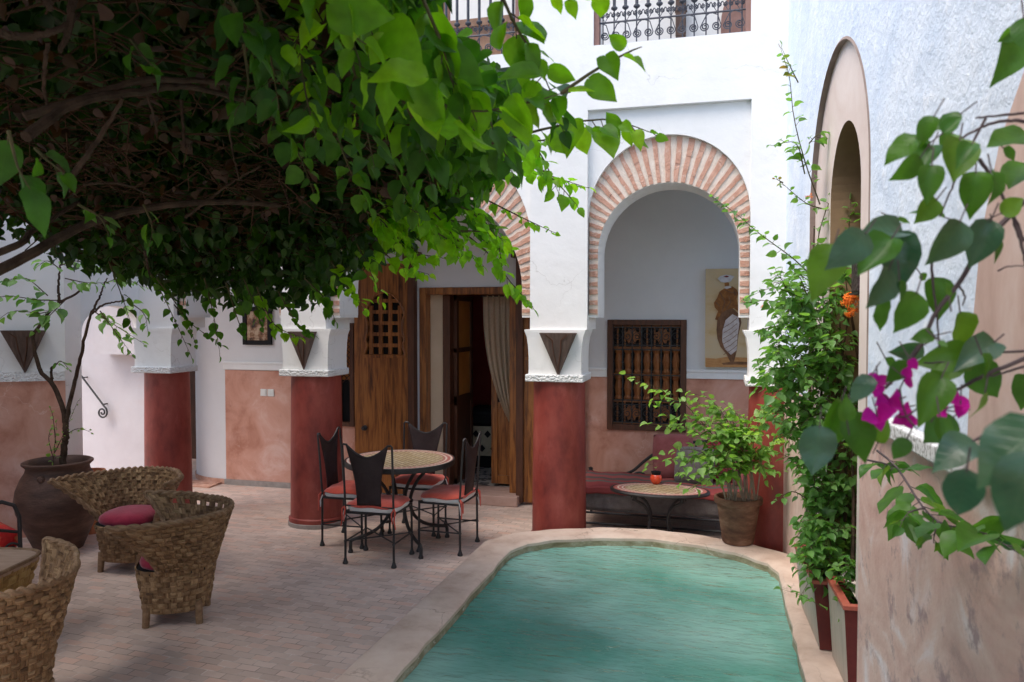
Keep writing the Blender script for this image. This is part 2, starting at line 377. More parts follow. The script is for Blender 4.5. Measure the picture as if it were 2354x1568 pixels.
m_leafA = leaf_mat('shade_toned_vine_leaf', [(.011, .036, .007), (.021, .064, .009), (.036, .094, .012), (.018, .052, .010)], trans=.32)  # shade of the vine's interior darkened into the leaf colour
m_leafB = leaf_mat('sun_toned_vine_leaf', [(.12, .28, .012), (.19, .39, .020), (.15, .33, .022), (.27, .46, .02)], trans=.55)  # same leaf, sunlight put into a brighter colour
m_leafB2 = leaf_mat('mid_vine_leaf', [(.03, .10, .010), (.07, .19, .014), (.045, .13, .018), (.11, .25, .018)], trans=.5)  # same leaf again, half-shade put into the colour
m_leafC = leaf_mat('bluish_leaf', [(.030, .105, .010), (.065, .17, .014), (.042, .13, .016), (.10, .20, .012)], trans=.34, rough=.4, spec=.4, veins=.06)
m_leafN = leaf_mat('near_shade_toned_leaf', [(.025, .085, .010), (.05, .14, .014), (.035, .105, .018)], trans=.42, veins=.08)  # close leaves with shade put into the colour
m_leafC2 = leaf_mat('sky_tinted_leaf', [(.022, .075, .040), (.036, .10, .055), (.030, .085, .030)], trans=.25, rough=.33, spec=.7, veins=.06)  # blue sky reflection put into the leaf colour
m_leafH = leaf_mat('large_vine_leaf', [(.05, .15, .006), (.15, .31, .010), (.10, .23, .010), (.24, .41, .012)], trans=.5, veins=.06)
m_leafD = leaf_mat('light_shrub_leaf', [(.11, .22, .045), (.17, .31, .075), (.23, .36, .11), (.12, .25, .05)], trans=.4, rough=.4)
m_leafE = leaf_mat('climber_leaf', [(.06, .155, .035), (.12, .25, .065), (.17, .32, .10), (.085, .21, .05)], trans=.4, rough=.36, spec=.45)
m_leafR = leaf_mat('young_reddish_leaf', [(.20, .06, .02), (.16, .13, .02), (.10, .16, .03)], trans=.45)
m_leafDry = leaf_mat('dry_leaf', [(.035, .017, .008), (.075, .036, .018), (.02, .011, .006)], trans=.2)

def floor_mat():
    m, nt, out = new_mat('courtyard_brick_tiles'); L = nt.links.new
    b = N(nt, 'ShaderNodeBsdfPrincipled'); L(b.outputs[0], out.inputs[0]); b.inputs['Specular IOR Level'].default_value = .3
    tc = N(nt, 'ShaderNodeTexCoord'); mp = N(nt, 'ShaderNodeMapping'); mp.inputs['Rotation'].default_value = (0, 0, math.radians(4))
    L(tc.outputs['Object'], mp.inputs[0])
    wob = N(nt, 'ShaderNodeTexNoise', i_Scale=5, i_Detail=2); L(tc.outputs['Object'], wob.inputs[0])
    va = N(nt, 'ShaderNodeVectorMath', operation='MULTIPLY_ADD'); L(wob.outputs['Color'], va.inputs[0]); va.inputs[1].default_value = (.016, .016, 0); L(mp.outputs[0], va.inputs[2])
    br = N(nt, 'ShaderNodeTexBrick', offset=.5, i_Scale=1.0); L(va.outputs[0], br.inputs[0])
    br.inputs['Color1'].default_value = (0, 0, 0, 1); br.inputs['Color2'].default_value = (1, 1, 1, 1); br.inputs['Mortar'].default_value = (.5, .5, .5, 1)
    br.inputs['Brick Width'].default_value = .125; br.inputs['Row Height'].default_value = .062; br.inputs['Mortar Size'].default_value = .0032
    br.inputs['Mortar Smooth'].default_value = .3
    rp = ramp(nt, [(0, (.42, .305, .25)), (.35, (.56, .42, .35)), (.62, (.64, .495, .42)), (.84, (.61, .40, .31)), (1, (.64, .385, .285))])
    L(br.outputs['Color'], rp.inputs[0])
    nz = N(nt, 'ShaderNodeTexNoise', i_Scale=1.3, i_Detail=7); L(tc.outputs['Object'], nz.inputs[0]); nz.inputs['Roughness'].default_value = .65
    rp2 = ramp(nt, [(.35, (.45, .345, .29)), (.65, (.72, .58, .50))]); L(nz.outputs[0], rp2.inputs[0])
    mx = N(nt, 'ShaderNodeMix', data_type='RGBA'); mx.inputs[0].default_value = .42; L(rp.outputs[0], mx.inputs[6]); L(rp2.outputs[0], mx.inputs[7])
    # joints: mostly dusty, some pale, some dark
    n3 = N(nt, 'ShaderNodeTexNoise', i_Scale=9, i_Detail=2); L(tc.outputs['Object'], n3.inputs[0])
    rp3 = ramp(nt, [(.34, (.11, .085, .07)), (.48, (.30, .24, .21)), (.66, (.70, .63, .58))]); L(n3.outputs[0], rp3.inputs[0])
    mj = N(nt, 'ShaderNodeMix', data_type='RGBA'); mjf = N(nt, 'ShaderNodeMath', operation='MULTIPLY'); mjf.inputs[1].default_value = .7
    L(br.outputs['Fac'], mjf.inputs[0]); L(mjf.outputs[0], mj.inputs[0]); L(mx.outputs[2], mj.inputs[6]); L(rp3.outputs[0], mj.inputs[7])
    L(mj.outputs[2], b.inputs['Base Color'])
    n4 = N(nt, 'ShaderNodeTexNoise', i_Scale=30, i_Detail=5); L(tc.outputs['Object'], n4.inputs[0])
    mr = N(nt, 'ShaderNodeMapRange'); mr.inputs[3].default_value = .45; mr.inputs[4].default_value = .75; L(nz.outputs[0], mr.inputs[0]); L(mr.outputs[0], b.inputs['Roughness'])
    sb = N(nt, 'ShaderNodeMath', operation='SUBTRACT'); L(n4.outputs[0], sb.inputs[0]); L(br.outputs['Fac'], sb.inputs[1])
    bp = N(nt, 'ShaderNodeBump', i_Strength=.35, i_Distance=.005); L(sb.outputs[0], bp.inputs['Height']); L(bp.outputs[0], b.inputs['Normal'])
    return m
m_floor = floor_mat()

def coping_mat():
    m = mat('worn_pink_stone_coping', [(.3, (.44, .315, .25)), (.5, (.58, .45, .37)), (.7, (.66, .54, .46))], scale=4, rough=.5, bump=.3, bscale=26, spec=.35, detail=9,
            blotch=((.30, .21, .16), 6, .62, .75, .5))
    add_cracks(m, 1.5, .008, (.22, .15, .11), .7, .5)
    return m
m_coping = coping_mat()
m_poolrim = mat('stained_pool_plaster', [(.32, (.17, .14, .075)), (.5, (.30, .265, .17)), (.68, (.46, .43, .34))], scale=9, rough=.6, bump=.5, bscale=40, detail=8, stretch=(1, 1, 2),
                blotch=((.66, .63, .55), 12, .60, .68, .9))
m_basin = mat('aqua_basin_plaster', [(.35, (.10, .36, .28)), (.65, (.22, .55, .45))], scale=1.4, rough=.7, blotch=((.62, .58, .36), 3.0, .69, .72, .9))

def water_mat():
    m, nt, out = new_mat('green_pool_water'); L = nt.links.new
    tc = N(nt, 'ShaderNodeTexCoord'); mp = N(nt, 'ShaderNodeMapping'); mp.inputs['Scale'].default_value = (.8, 2.0, 1); mp.inputs['Rotation'].default_value = (0, 0, .25); L(tc.outputs['Object'], mp.inputs[0])
    n1 = N(nt, 'ShaderNodeTexNoise', i_Scale=17, i_Detail=2, i_Distortion=.2); L(mp.outputs[0], n1.inputs[0])
    n2 = N(nt, 'ShaderNodeTexNoise', i_Scale=5, i_Detail=1, i_Distortion=.4); L(mp.outputs[0], n2.inputs[0])
    ad = N(nt, 'ShaderNodeMath', operation='MULTIPLY_ADD'); L(n2.outputs[0], ad.inputs[0]); ad.inputs[1].default_value = 2.4; L(n1.outputs[0], ad.inputs[2])
    bp = N(nt, 'ShaderNodeBump', i_Strength=.5, i_Distance=.02); L(ad.outputs[0], bp.inputs['Height'])
    tr = N(nt, 'ShaderNodeBsdfTransparent'); tr.inputs[0].default_value = (.42, .86, .74, 1)
    df = N(nt, 'ShaderNodeBsdfDiffuse')
    n5 = N(nt, 'ShaderNodeTexNoise', i_Scale=1.1, i_Detail=4); L(tc.outputs['Object'], n5.inputs[0])
    rp = ramp(nt, [(.36, (.12, .37, .30)), (.64, (.39, .69, .60))]); L(n5.outputs[0], rp.inputs[0]); L(rp.outputs[0], df.inputs[0])
    m1 = N(nt, 'ShaderNodeMixShader'); m1.inputs[0].default_value = .66; L(tr.outputs[0], m1.inputs[1]); L(df.outputs[0], m1.inputs[2])
    gl = N(nt, 'ShaderNodeBsdfGlossy'); gl.inputs['Roughness'].default_value = .03; L(bp.outputs[0], gl.inputs['Normal'])
    fr = N(nt, 'ShaderNodeFresnel'); fr.inputs[0].default_value = 1.33; L(bp.outputs[0], fr.inputs['Normal'])
    m2 = N(nt, 'ShaderNodeMixShader'); L(fr.outputs[0], m2.inputs[0]); L(m1.outputs[0], m2.inputs[1]); L(gl.outputs[0], m2.inputs[2])
    L(m2.outputs[0], out.inputs[0])
    return m
m_water = water_mat()

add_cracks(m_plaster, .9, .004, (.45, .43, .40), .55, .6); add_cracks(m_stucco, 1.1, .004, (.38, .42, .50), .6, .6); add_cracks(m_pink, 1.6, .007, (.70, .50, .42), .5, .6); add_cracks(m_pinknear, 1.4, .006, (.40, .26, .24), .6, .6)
# ------------------------------------------------------------------ ground, pool
def ground():
    b = MB()
    x0, x1, y0, y1 = -9, 1.2, -6, 7.62
    px0, px1, py0, py1 = -1.62, .46, -3.0, 5.55
    for (a, c, d, e) in ((x0, px0, y0, y1), (px1, x1, y0, y1), (px0, px1, y0, py0), (px0, px1, py1, y1)):
        b.quad((a, d, 0), (c, d, 0), (c, e, 0), (a, e, 0))
    o = b.build('ground', m_floor); tag(o, 'pinkish grey brick tiles paving the courtyard floor', 'floor', kind='structure')
ground()
PI_IN = [(.41, -2.5), (.41, 3.8), (.40, 5.40), (.34, 5.60), (.132, 5.80), (-.15, 5.93), (-.48, 5.985), (-.85, 5.93), (-1.2, 5.77), (-1.38, 5.62), (-1.47, 5.42), (-1.47, 3.3), (-1.47, -2.5)]
PI_OUT = [(.66, -2.5), (.62, 3.8), (.60, 5.55), (.52, 5.83), (.26, 6.02), (-.10, 6.17), (-.50, 6.25), (-.92, 6.18), (-1.30, 6.02), (-1.56, 5.86), (-1.72, 5.55), (-1.74, 3.3), (-1.78, -2.5)]
WZ = .125
def refine(pl, n):
    out = []
    for i in range(len(pl) - 1):
        k = n if i in (0, 1, len(pl) - 3, len(pl) - 2) else 3
        for j in range(k): t = j / k; out.append((pl[i][0] * (1 - t) + pl[i + 1][0] * t, pl[i][1] * (1 - t) + pl[i + 1][1] * t))
    return out + [pl[-1]]
def pool():
    t = thing('swimming_pool', 'sunken plunge pool with worn pink stone rim and rounded far end', 'pool')
    I = refine(PI_IN, 14); O = refine(PI_OUT, 14); n = len(I); rj = random.Random(3)
    I = [(x + rj.uniform(-.008, .008), y + rj.uniform(-.008, .008)) for x, y in I]
    cp = MB(); zt = [.2 + rj.uniform(-.004, .004) for _ in range(n)]; zo = [.2 + rj.uniform(-.004, .004) for _ in range(n)]
    vs = []
    for i in range(n):
        (a, b), (c, d) = I[i], O[i]
        e = .025; w = math.hypot(c - a, d - b); ux, uy = (c - a) / w, (d - b) / w
        vs += [(a, b, .165), (a, b, .185), (a + ux * e, b + uy * e, zt[i]), (c - ux * e, d - uy * e, zo[i]), (c, d, .18), (c, d, -.002)]
    fs = [(i * 6 + k, (i + 1) * 6 + k, (i + 1) * 6 + k + 1, i * 6 + k + 1) for i in range(n - 1) for k in range(5)]
    cp.add(vs, fs); cp.build('coping', m_coping, t, smooth=35)
    rm = MB(); vs = []
    for i in range(n):
        a, b = I[i]; vs += [(a, b, .165), (a, b, .09), (a, b, -.1)]
    rm.add(vs, [(i * 3 + k, (i + 1) * 3 + k, (i + 1) * 3 + k + 1, i * 3 + k + 1) for i in range(n - 1) for k in range(2)])
    rm.build('rim_wall', m_poolrim, t)
    bs = MB(); vs = []
    for i in range(n):
        a, b = I[i]; vs += [(a, b, -.1), (a, b, -.55)]
    bs.add(vs, [(i * 2, (i + 1) * 2, (i + 1) * 2 + 1, i * 2 + 1) for i in range(n - 1)])
    bs.box(-1.9, .6, -3, 6.3, -.62, -.55)
    bs.build('basin', m_basin, t)
    w = MB(); w.add([(a, b, WZ) for a, b in I], [tuple(range(n))])
    o = w.build('water', m_water); tag(o, 'rippled cloudy turquoise green pool water', 'water', kind='structure')
pool()

# ------------------------------------------------------------------ arcade
FY = 6.20
BAYS = [  # x0, x1, outer-arch centre z, inner half width, inner centre z, inner rise
    (-1.030, .232, 2.718, .557, 2.42, .556),
    (-3.380, -1.507, 2.50, .845, 2.14, .84),
    (-4.970, -3.830, 2.42, .50, 2.14, .50)]
ZS = 1.92
def arch_curve(xc, r, zc, rise, zs, n=28):
    p = [(xc + r, zs)] + [(xc + r, zs + (zc - zs) * k / 3) for k in (1, 2)]
    p += [(xc + r * math.cos(PI * k / n), zc + rise * math.sin(PI * k / n)) for k in range(n + 1)]
    return p + [(xc - r, zs + (zc - zs) * k / 3) for k in (2, 1, 0)]
def arch_panel(b, x0, x1, zt, cv, y, ya=None):
    """wall face above an arch + its reveal from y to ya"""
    top = [p for p in cv]
    for a, c in zip(top[:-1], top[1:]):
        if abs(a[0] - c[0]) > 1e-6: b.quad((a[0], y, a[1]), (c[0], y, c[1]), (c[0], y, zt), (a[0], y, zt))
    for (xa, xb, p) in ((cv[0][0], x1, cv[0]), (x0, cv[-1][0], cv[-1])):
        if xb - xa > 1e-4: b.quad((xa, y, p[1]), (xb, y, p[1]), (xb, y, zt), (xa, y, zt))
    if ya is not None:
        for a, c in zip(cv[:-1], cv[1:]): b.quad((a[0], y, a[1]), (c[0], y, c[1]), (c[0], ya, c[1]), (a[0], ya, a[1]))

def arcade():
    t = thing('arcade_wall', 'white two storey arcade facade with striped brick arches behind the pool', 'wall')
    b = MB()
    PIL = [(-5.39, -4.97), (-3.83, -3.38), (-1.507, -1.03), (.232, .85)]
    for x0, x1 in PIL: b.box(x0, x1, FY, 6.66, 1.80, 3.57)
    b.box(-9, .95, FY, 6.66, 3.57, 4.08)
    for x0, x1 in ((-9, -4.75), (-3.85, -3.12), (-1.60, -.985), (.222, .95)): b.box(x0, x1, FY, 6.66, 4.08, 5.6)
    b.box(-9, .95, FY, 6.66, 5.6, 6.6)
    for (x0, x1, zc, ri, zi, rise) in BAYS:
        xc = (x0 + x1) / 2; R = (x1 - x0) / 2
        arch_panel(b, x0, x1, 3.57, arch_curve(xc, R, zc, R, ZS), FY + .05, FY + .095)
        ci = arch_curve(xc, ri, zi, rise, ZS)
        arch_panel(b, x0, x1, 3.57, ci, 6.655)
        for a, c in zip(ci[:-1], ci[1:]): b.quad((a[0], FY + .09, a[1]), (c[0], FY + .09, c[1]), (c[0], 6.655, c[1]), (a[0], 6.655, a[1]))
        for xa, xb in ((x0, xc - ri), (xc + ri, x1)): b.box(xa, xb, FY + .095, 6.65, ZS - .02, ZS + .002)
    b.build('plaster', m_plaster, t)
    rb = random.Random(5)
    for (x0, x1, zc, ri, zi, rise) in BAYS:
        xc = (x0 + x1) / 2; R = (x1 - x0) / 2; m = MB()
        def inner(a): return np.array((xc + ri * math.cos(a), zi + rise * math.sin(a)))
        def outer(a):
            dx, dz = math.cos(a), math.sin(a); oz = zi - zc
            B = oz * dz; C_ = oz * oz - R * R; t_ = -B + math.sqrt(max(B * B - C_, 0))
            if zi + dz * t_ < zc: t_ = R / max(abs(dx), 1e-6)
            return np.array((xc + dx * t_, zi + dz * t_))
        ns = 72; y = FY + .09
        for k in range(ns):
            a0, a1 = PI * k / ns, PI * (k + 1) / ns
            p, q, r_, s_ = inner(a0), outer(a0), outer(a1), inner(a1)
            m.quad((p[0], y, p[1]), (q[0], y, q[1]), (r_[0], y, r_[1]), (s_[0], y, s_[1]), 1)
        for sg in (-1, 1): m.quad((xc + sg * ri, y, ZS), (xc + sg * R, y, ZS), (xc + sg * R, y, zi), (xc + sg * ri, y, zi), 1)
        step = .083 / (R + .12); a = step * .4
        while a < PI - step * .2:
            h = step * rb.uniform(.21, .29); seg = 5; L_, R_ = [], []
            for k in range(seg + 1):
                u = .02 + .96 * k / seg
                for lst, aa in ((L_, a - h * (1 - .12 * u)), (R_, a + h * (1 - .12 * u))):
                    aa = min(max(aa + rb.uniform(-.006, .006), 0), PI)
                    p = inner(aa) * (1 - u) + outer(aa) * u; lst.append(p)
            for k in range(seg):
                vs = [(L_[k][0], L_[k][1]), (R_[k][0], R_[k][1]), (R_[k + 1][0], R_[k + 1][1]), (L_[k + 1][0], L_[k + 1][1])]
                m.prism(vs, y - rb.uniform(.004, .010), y + .01, 'y', 0)
            a += step * rb.uniform(.93, 1.07)
        z = ZS + .02
        while z < zi - .02:
            for sg in (-1, 1):
                hh = rb.uniform(.030, .046)
                xs = sorted((xc + sg * (ri + .003), xc + sg * (R - .002)))
                zz = z + rb.uniform(-.008, .008)
                m.prism([(xs[0], zz), (xs[1], zz + rb.uniform(-.006, .006)), (xs[1], zz + hh), (xs[0], zz + hh + rb.uniform(-.006, .006))], y - rb.uniform(.004, .009), y + .01, 'y', 0)
            z += rb.uniform(.068, .08)
        m.build('brick_arch', [m_brick, m_mortar], t)
    for x0, x1 in ((-.985, -.945), (.185, .222), (-3.12, -3.08), (-1.64, -1.60)):
        j = MB(); j.box(x0, x1, FY + .02, FY + .12, 4.083, 5.6); j.build('window_jamb', m_jamb, t)
arcade()

LAMPGRP = 'wooden wedge lamps on the courtyard walls'
def wedge_lamp(x, y, ztop, w, h, rz, label):
    """inverted pyramid of weathered boards standing off the wall"""
    t = thing('wall_lamp', label, 'wall lamp', (x, y, ztop), rz, LAMPGRP)
    b = MB(); dd = w * .30
    b.add([(-w / 2, 0, 0), (w / 2, 0, 0), (0, 0, -h), (-w / 2 + .01, -dd, 0), (w / 2 - .01, -dd, 0), (0, -.012, -h)],
          [(0, 1, 4, 3), (0, 3, 5, 2), (1, 2, 5, 4), (0, 2, 1), (3, 4, 5)])
    b.build('wooden_body', m_grey_wood, t)
    v = MB()
    for sg in (-1, 1):
        p = [(sg * w * .30, -dd - .004, -.012), (sg * w * .12, -dd * .86 - .004, -h * .16), (sg * w * .10, -dd * .62 - .006, -h * .42), (0, -dd * .2 - .008, -h * .86)]
        v.tube(p, [.004, .005, .005, .003], 4)
    v.build('carved_line', m_wood2, t)

def column(xc, w, label, base=0):
    t = thing('column', label, 'column', (xc, 6.385, 0), 0, 'red arcade columns with white capitals')
    b = MB(); r = w / 2
    b.lathe([(r * 1.10, base + .0), (r * 1.10, base + .075), (r * 1.03, base + .085), (r * 1.02, .30), (r * 1.0, .8), (r * .965, 1.372)], 40, expo=2.3)
    b.build('shaft', m_red, t, smooth=30)
    if base == 0:
        k = MB(); k.lathe([(r * 1.125, 0.001), (r * 1.125, .035), (r * 1.10, .04)], 40, expo=2.3); k.build('skirting', m_grey_stone, t)
    n = MB(); hw = w * .55
    rbn = random.Random(int(w * 1e4))
    n.box(-hw, hw, -.235, .17, 1.372, 1.432); o = n.build('carved_band', m_band, t, bevel=.008)
    c = MB(); prof = [(1.432, .505), (1.47, .50), (1.56, .50), (1.66, .51), (1.74, .535), (1.785, .575), (1.80, .58)]
    for (za, fa), (zb, fb) in zip(prof[:-1], prof[1:]):
        xa, xb = w * fa, w * fb; ya, yb = -.20 + (.505 - fa) * .1, -.20 + (.505 - fb) * .1
        for P in (((-xa, ya), (xa, ya), (xb, yb), (-xb, yb)), ((xa, ya), (xa, .16), (xb, .16), (xb, yb)), ((xa, .16), (-xa, .16), (-xb, .16), (xb, .16)), ((-xa, .16), (-xa, ya), (-xb, yb), (-xb, .16))):
            c.quad((*P[0], za), (*P[1], za), (*P[2], zb), (*P[3], zb))
    c.quad((-xb, yb, 1.8), (xb, yb, 1.8), (xb, .16, 1.8), (-xb, .16, 1.8))
    c.build('capital', m_plaster, t, smooth=30)
m_grey_stone = mat('grey_cement', [(.24, .21, .19), (.36, .32, .29)], scale=12, rough=.9, bump=.4)
column(-5.20, .405, 'red column beside the stair opening, left of the curved white pier')
column(-3.58, .45, 'red column just behind the left dining chair')
column(-1.295, .44, 'red column rising between the wooden door and the daybed')
column(.50, .54, 'red column behind the potted shrub, mostly hidden by climbing leaves')
wedge_lamp(float(at(699, 800, Y=6.18)[0]), 6.18, 1.775, .26, .345, 0, 'dark wooden wedge lamp on the capital behind the left dining chair')
wedge_lamp(float(at(1284, 800, Y=6.18)[0]), 6.18, 1.775, .305, .36, 0, 'dark wooden wedge lamp on the capital between door and daybed')

# ------------------------------------------------------------------ back wall of the gallery
BY = 7.6
HOLES = [(-1.057, -.294, .794, 1.879), (-3.045, -1.985, 0, 2.215), (-4.02, -3.80, .72, 1.84)]
def rect_wall(b, x0, x1, z0, z1, y, holes, mi=0, depth=.12):
    xs = sorted({x0, x1, *[min(max(h[0], x0), x1) for h in holes], *[min(max(h[1], x0), x1) for h in holes]})
    zs = sorted({z0, z1, *[min(max(h[2], z0), z1) for h in holes], *[min(max(h[3], z0), z1) for h in holes]})
    for xa, xb in zip(xs[:-1], xs[1:]):
        for za, zb in zip(zs[:-1], zs[1:]):
            cx, cz = (xa + xb) / 2, (za + zb) / 2
            if any(h[0] < cx < h[1] and h[2] < cz < h[3] for h in holes): continue
            b.quad((xa, y, za), (xb, y, za), (xb, y, zb), (xa, y, zb), mi)
    if depth:
        for h in holes:
            xa, xb, za, zb = max(h[0], x0), min(h[1], x1), max(h[2], z0), min(h[3], z1)
            if xa >= xb or za >= zb: continue
            for P in (((xa, za), (xa, zb)), ((xb, za), (xb, zb)), ((xa, zb), (xb, zb)), ((xa, za), (xb, za))):
                (p, q), (r_, s_) = P; b.quad((p, y, q), (r_, y, s_), (r_, y + depth, s_), (p, y + depth, q), mi)

def back_wall():
    t = thing('gallery_wall', 'white gallery wall with pink lower half behind the arches', 'wall')
    b = MB(); rect_wall(b, -5.43, .9, 0, 3.5, BY, HOLES, 0, .22)
    # rounded pier end at the corridor
    RX, RY = .66, .50
    def pier(u, v): a = u * PI * .5; return (-5.43 - RX * math.sin(a), BY + RY - RY * math.cos(a), 3.5 * v)
    b.grid(pier, 14, 1); b.quad((-5.43 - RX, BY + RY, 0), (-5.43 - RX, 9.6, 0), (-5.43 - RX, 9.6, 3.5), (-5.43 - RX, BY + RY, 3.5))
    b.build('plaster', m_inner, t, smooth=30)
    d = MB(); rect_wall(d, -1.9, .9, .0, 1.312, BY - .008, HOLES, 0, .008); d.build('dado', m_pink, t); d = MB(); rect_wall(d, -5.41, -3.78, .0, 1.306, BY - .008, HOLES, 0, .008)
    d.build('dado', m_pink, t)
    for x0, x1 in ((-5.43, -4.02), (-1.9, -1.06), (-.292, .9)):
        s = MB(); s.box(x0, x1, BY - .022, BY + .01, 1.312, 1.40); s.box(x0, x1, BY - .030, BY - .022, 1.375, 1.40); s.build('moulding', m_plaster, t, bevel=.004)
    k = MB(); k.box(-5.42, -3.8, BY - .03, BY, .001, .06); k.build('skirting', m_grey_stone, t)
    sk = MB()
    def skr(u, v): a = u * PI * .5; return (-5.43 - (RX + .015) * math.sin(a), BY + RY - (RY + .015) * math.cos(a), .002 + .06 * v)
    sk.grid(skr, 12, 1); sk.build('tile_skirting', m_brick, t)
    g = MB(); g.box(-9, .95, 6.66, 9.7, 3.5, 3.95); o = g.build('ceiling', m_inner); tag(o, 'plain white gallery ceiling slab', 'ceiling', kind='structure')
    u = MB(); u.quad((-9, 7.9, 3.95), (1, 7.9, 3.95), (1, 7.9, 6.6), (-9, 7.9, 6.6))
    o = u.build('upper_gallery_wall', m_plaster); tag(o, 'bright white upper gallery wall seen through the railings', 'wall')
    dk = MB()
    pts = [(.02, 4.0)] + [(.30 + .30 * math.cos(a), 4.75 + .42 * math.sin(a)) for a in [PI - PI * k / 16 for k in range(17)]] + [(.60, 4.0)]
    dk.prism(pts, 7.86, 7.895, 'y'); o = dk.build('upper_arched_door', m_jamb); tag(o, 'brown arched door on the upper gallery at far right of the railing', 'door')
    hb = MB(); hb.box(-.43, -.33, 7.80, 7.86, 4.66, 5.3); hb.box(-.44, -.32, 7.795, 7.865, 4.90, 4.92); o = hb.build('upper_lantern', m_grey_wood, bevel=.008); tag(o, 'brown wooden hanging box behind the middle of the upper railing', 'lantern')
back_wall()
# ------------------------------------------------------------------ left side: courtyard wall, stair opening, corridor
def left_side():
    A, B, C, D = (-5.96, 5.18), (-5.49, 5.46), (-5.60, 5.75), (-5.335, 6.24)
    t = thing('courtyard_side_wall', 'white courtyard wall with pink lower half behind the big clay jar', 'wall')
    pl = [(-6.7, -3), (-6.7, 4.74), A, B, C]
    b = MB()
    for (x0, y0), (x1, y1) in zip(pl[:-1], pl[1:]): b.quad((x0, y0, 0), (x1, y1, 0), (x1, y1, 6.2), (x0, y0, 6.2))
    # low arch over the stair opening, between the wall end and the first column
    L = math.hypot(D[0] - C[0], D[1] - C[1]); ux, uy = (D[0] - C[0]) / L, (D[1] - C[1]) / L
    M_ = Matrix(((ux, -uy, 0, C[0]), (uy, ux, 0, C[1]), (0, 0, 1, 0), (0, 0, 0, 1)))
    q = MB(); cv = arch_curve(L / 2, L / 2 - .005, 1.76, .25, 1.70)
    arch_panel(q, 0, L, 6.2, cv, 0, .22)
    b.add([tuple(M_ @ Vector(p)) for p in q.v], q.f)
    b.build('plaster', m_plaster, t)
    d = MB(); g = MB(); e = .008
    for (x0, y0), (x1, y1) in zip(pl[:-2], pl[1:-1]):
        l = math.hypot(x1 - x0, y1 - y0); nx, ny = (y1 - y0) / l, -(x1 - x0) / l
        d.quad((x0 + nx * e, y0 + ny * e, 0), (x1 + nx * e, y1 + ny * e, 0), (x1 + nx * e, y1 + ny * e, 1.352), (x0 + nx * e, y0 + ny * e, 1.352))
        w = .022
        vs = [(x0, y0, 1.352), (x1, y1, 1.352), (x1 + nx * w, y1 + ny * w, 1.352), (x0 + nx * w, y0 + ny * w, 1.352)]
        vs += [(p[0], p[1], 1.435) for p in vs]
        g.add(vs, [(0, 1, 2, 3), (4, 5, 6, 7), (0, 1, 5, 4), (1, 2, 6, 5), (2, 3, 7, 6), (3, 0, 4, 7)])
    d.build('dado', m_pink, t); g.build('carved_band', m_band, t)
    # stairwell wall
    t = thing('stair_wall', 'pale lilac stairwell wall seen through the low arch left of the first column', 'wall')
    b = MB(); b.quad((-9, 7.15, 0), (-6.02, 7.15, 0), (-6.02, 7.15, 3.5), (-9, 7.15, 3.5)); b.quad((-6.02, 7.15, 0), (-6.02, 7.35, 0), (-6.02, 7.35, 3.5), (-6.02, 7.15, 3.5))
    p0 = at(250, 812, Y=7.15); p1 = at(330, 795, Y=7.15)
    b.box(p0[0], -6.03, 6.93, 7.145, p0[2], 2.5)
    b.build('plaster', m_lilac, t)
    q0 = at(190, 868, Y=7.08); q1 = at(241, 936, Y=7.08)
    r = MB(); pts = [q0 + (q0 - q1) * .8, q0, q1]; sc = []
    c = q1 + np.array([-.035, 0, -.06])
    for k in range(26):
        a = math.radians(55 - k * 24); rr = .07 * (1 - k / 30)
        sc.append((c[0] + rr * math.cos(a), 7.08, c[2] + rr * math.sin(a)))
    r.tube(pts + sc, .010, 6); r.tube([q0, (q0[0], 7.15, q0[2])], .008, 5); r.tube([(q1[0] - .03, 7.08, q1[2] + .03), (q1[0] - .03, 7.15, q1[2] + .03)], .008, 5)
    o = r.build('handrail', m_iron, smooth=True); tag(o, 'black iron handrail with scrolled end on the stairwell wall', 'handrail')
    dr = thing('wooden_door', 'dark brown wooden door in the corridor right of the first column', 'door', (0, 0, 0))
    b = MB(); b.box(-8.2, -6.2, 8.85, 8.9, 0, 2.3); b.build('door_panel', m_wood2, dr)
    b = MB(); b.box(-7.75, -7.68, 8.81, 8.85, 0, 2.3); b.box(-7.1, -7.04, 8.81, 8.85, 0, 2.3); b.box(-7.68, -7.1, 8.815, 8.85, .55, .62); b.box(-7.68, -7.1, 8.815, 8.85, 1.7, 1.78); b.build('rails', m_door, dr)
    e_ = MB(); e_.quad((-9, 7.62, .0), (-3, 7.62, .0), (-3, 9.7, 0), (-9, 9.7, 0)); o = e_.build('corridor_floor', m_floor); tag(o, 'tiled corridor floor', 'floor', kind='structure')
    s = MB(); s.box(-7.0, -5.47, 7.50, 7.62, .001, .022); s.box(-7.0, -5.47, 7.36, 7.496, .001, .014); o = s.build('corridor_threshold', m_brick); tag(o, 'terracotta threshold strip at the corridor entrance', 'threshold')
left_side()
wl = at(43, 750, Z=1.78)
wedge_lamp(-5.745, 5.295, 1.79, .33, .37, math.atan2(.28, .47), 'large dark wooden wedge lamp above the big clay jar')

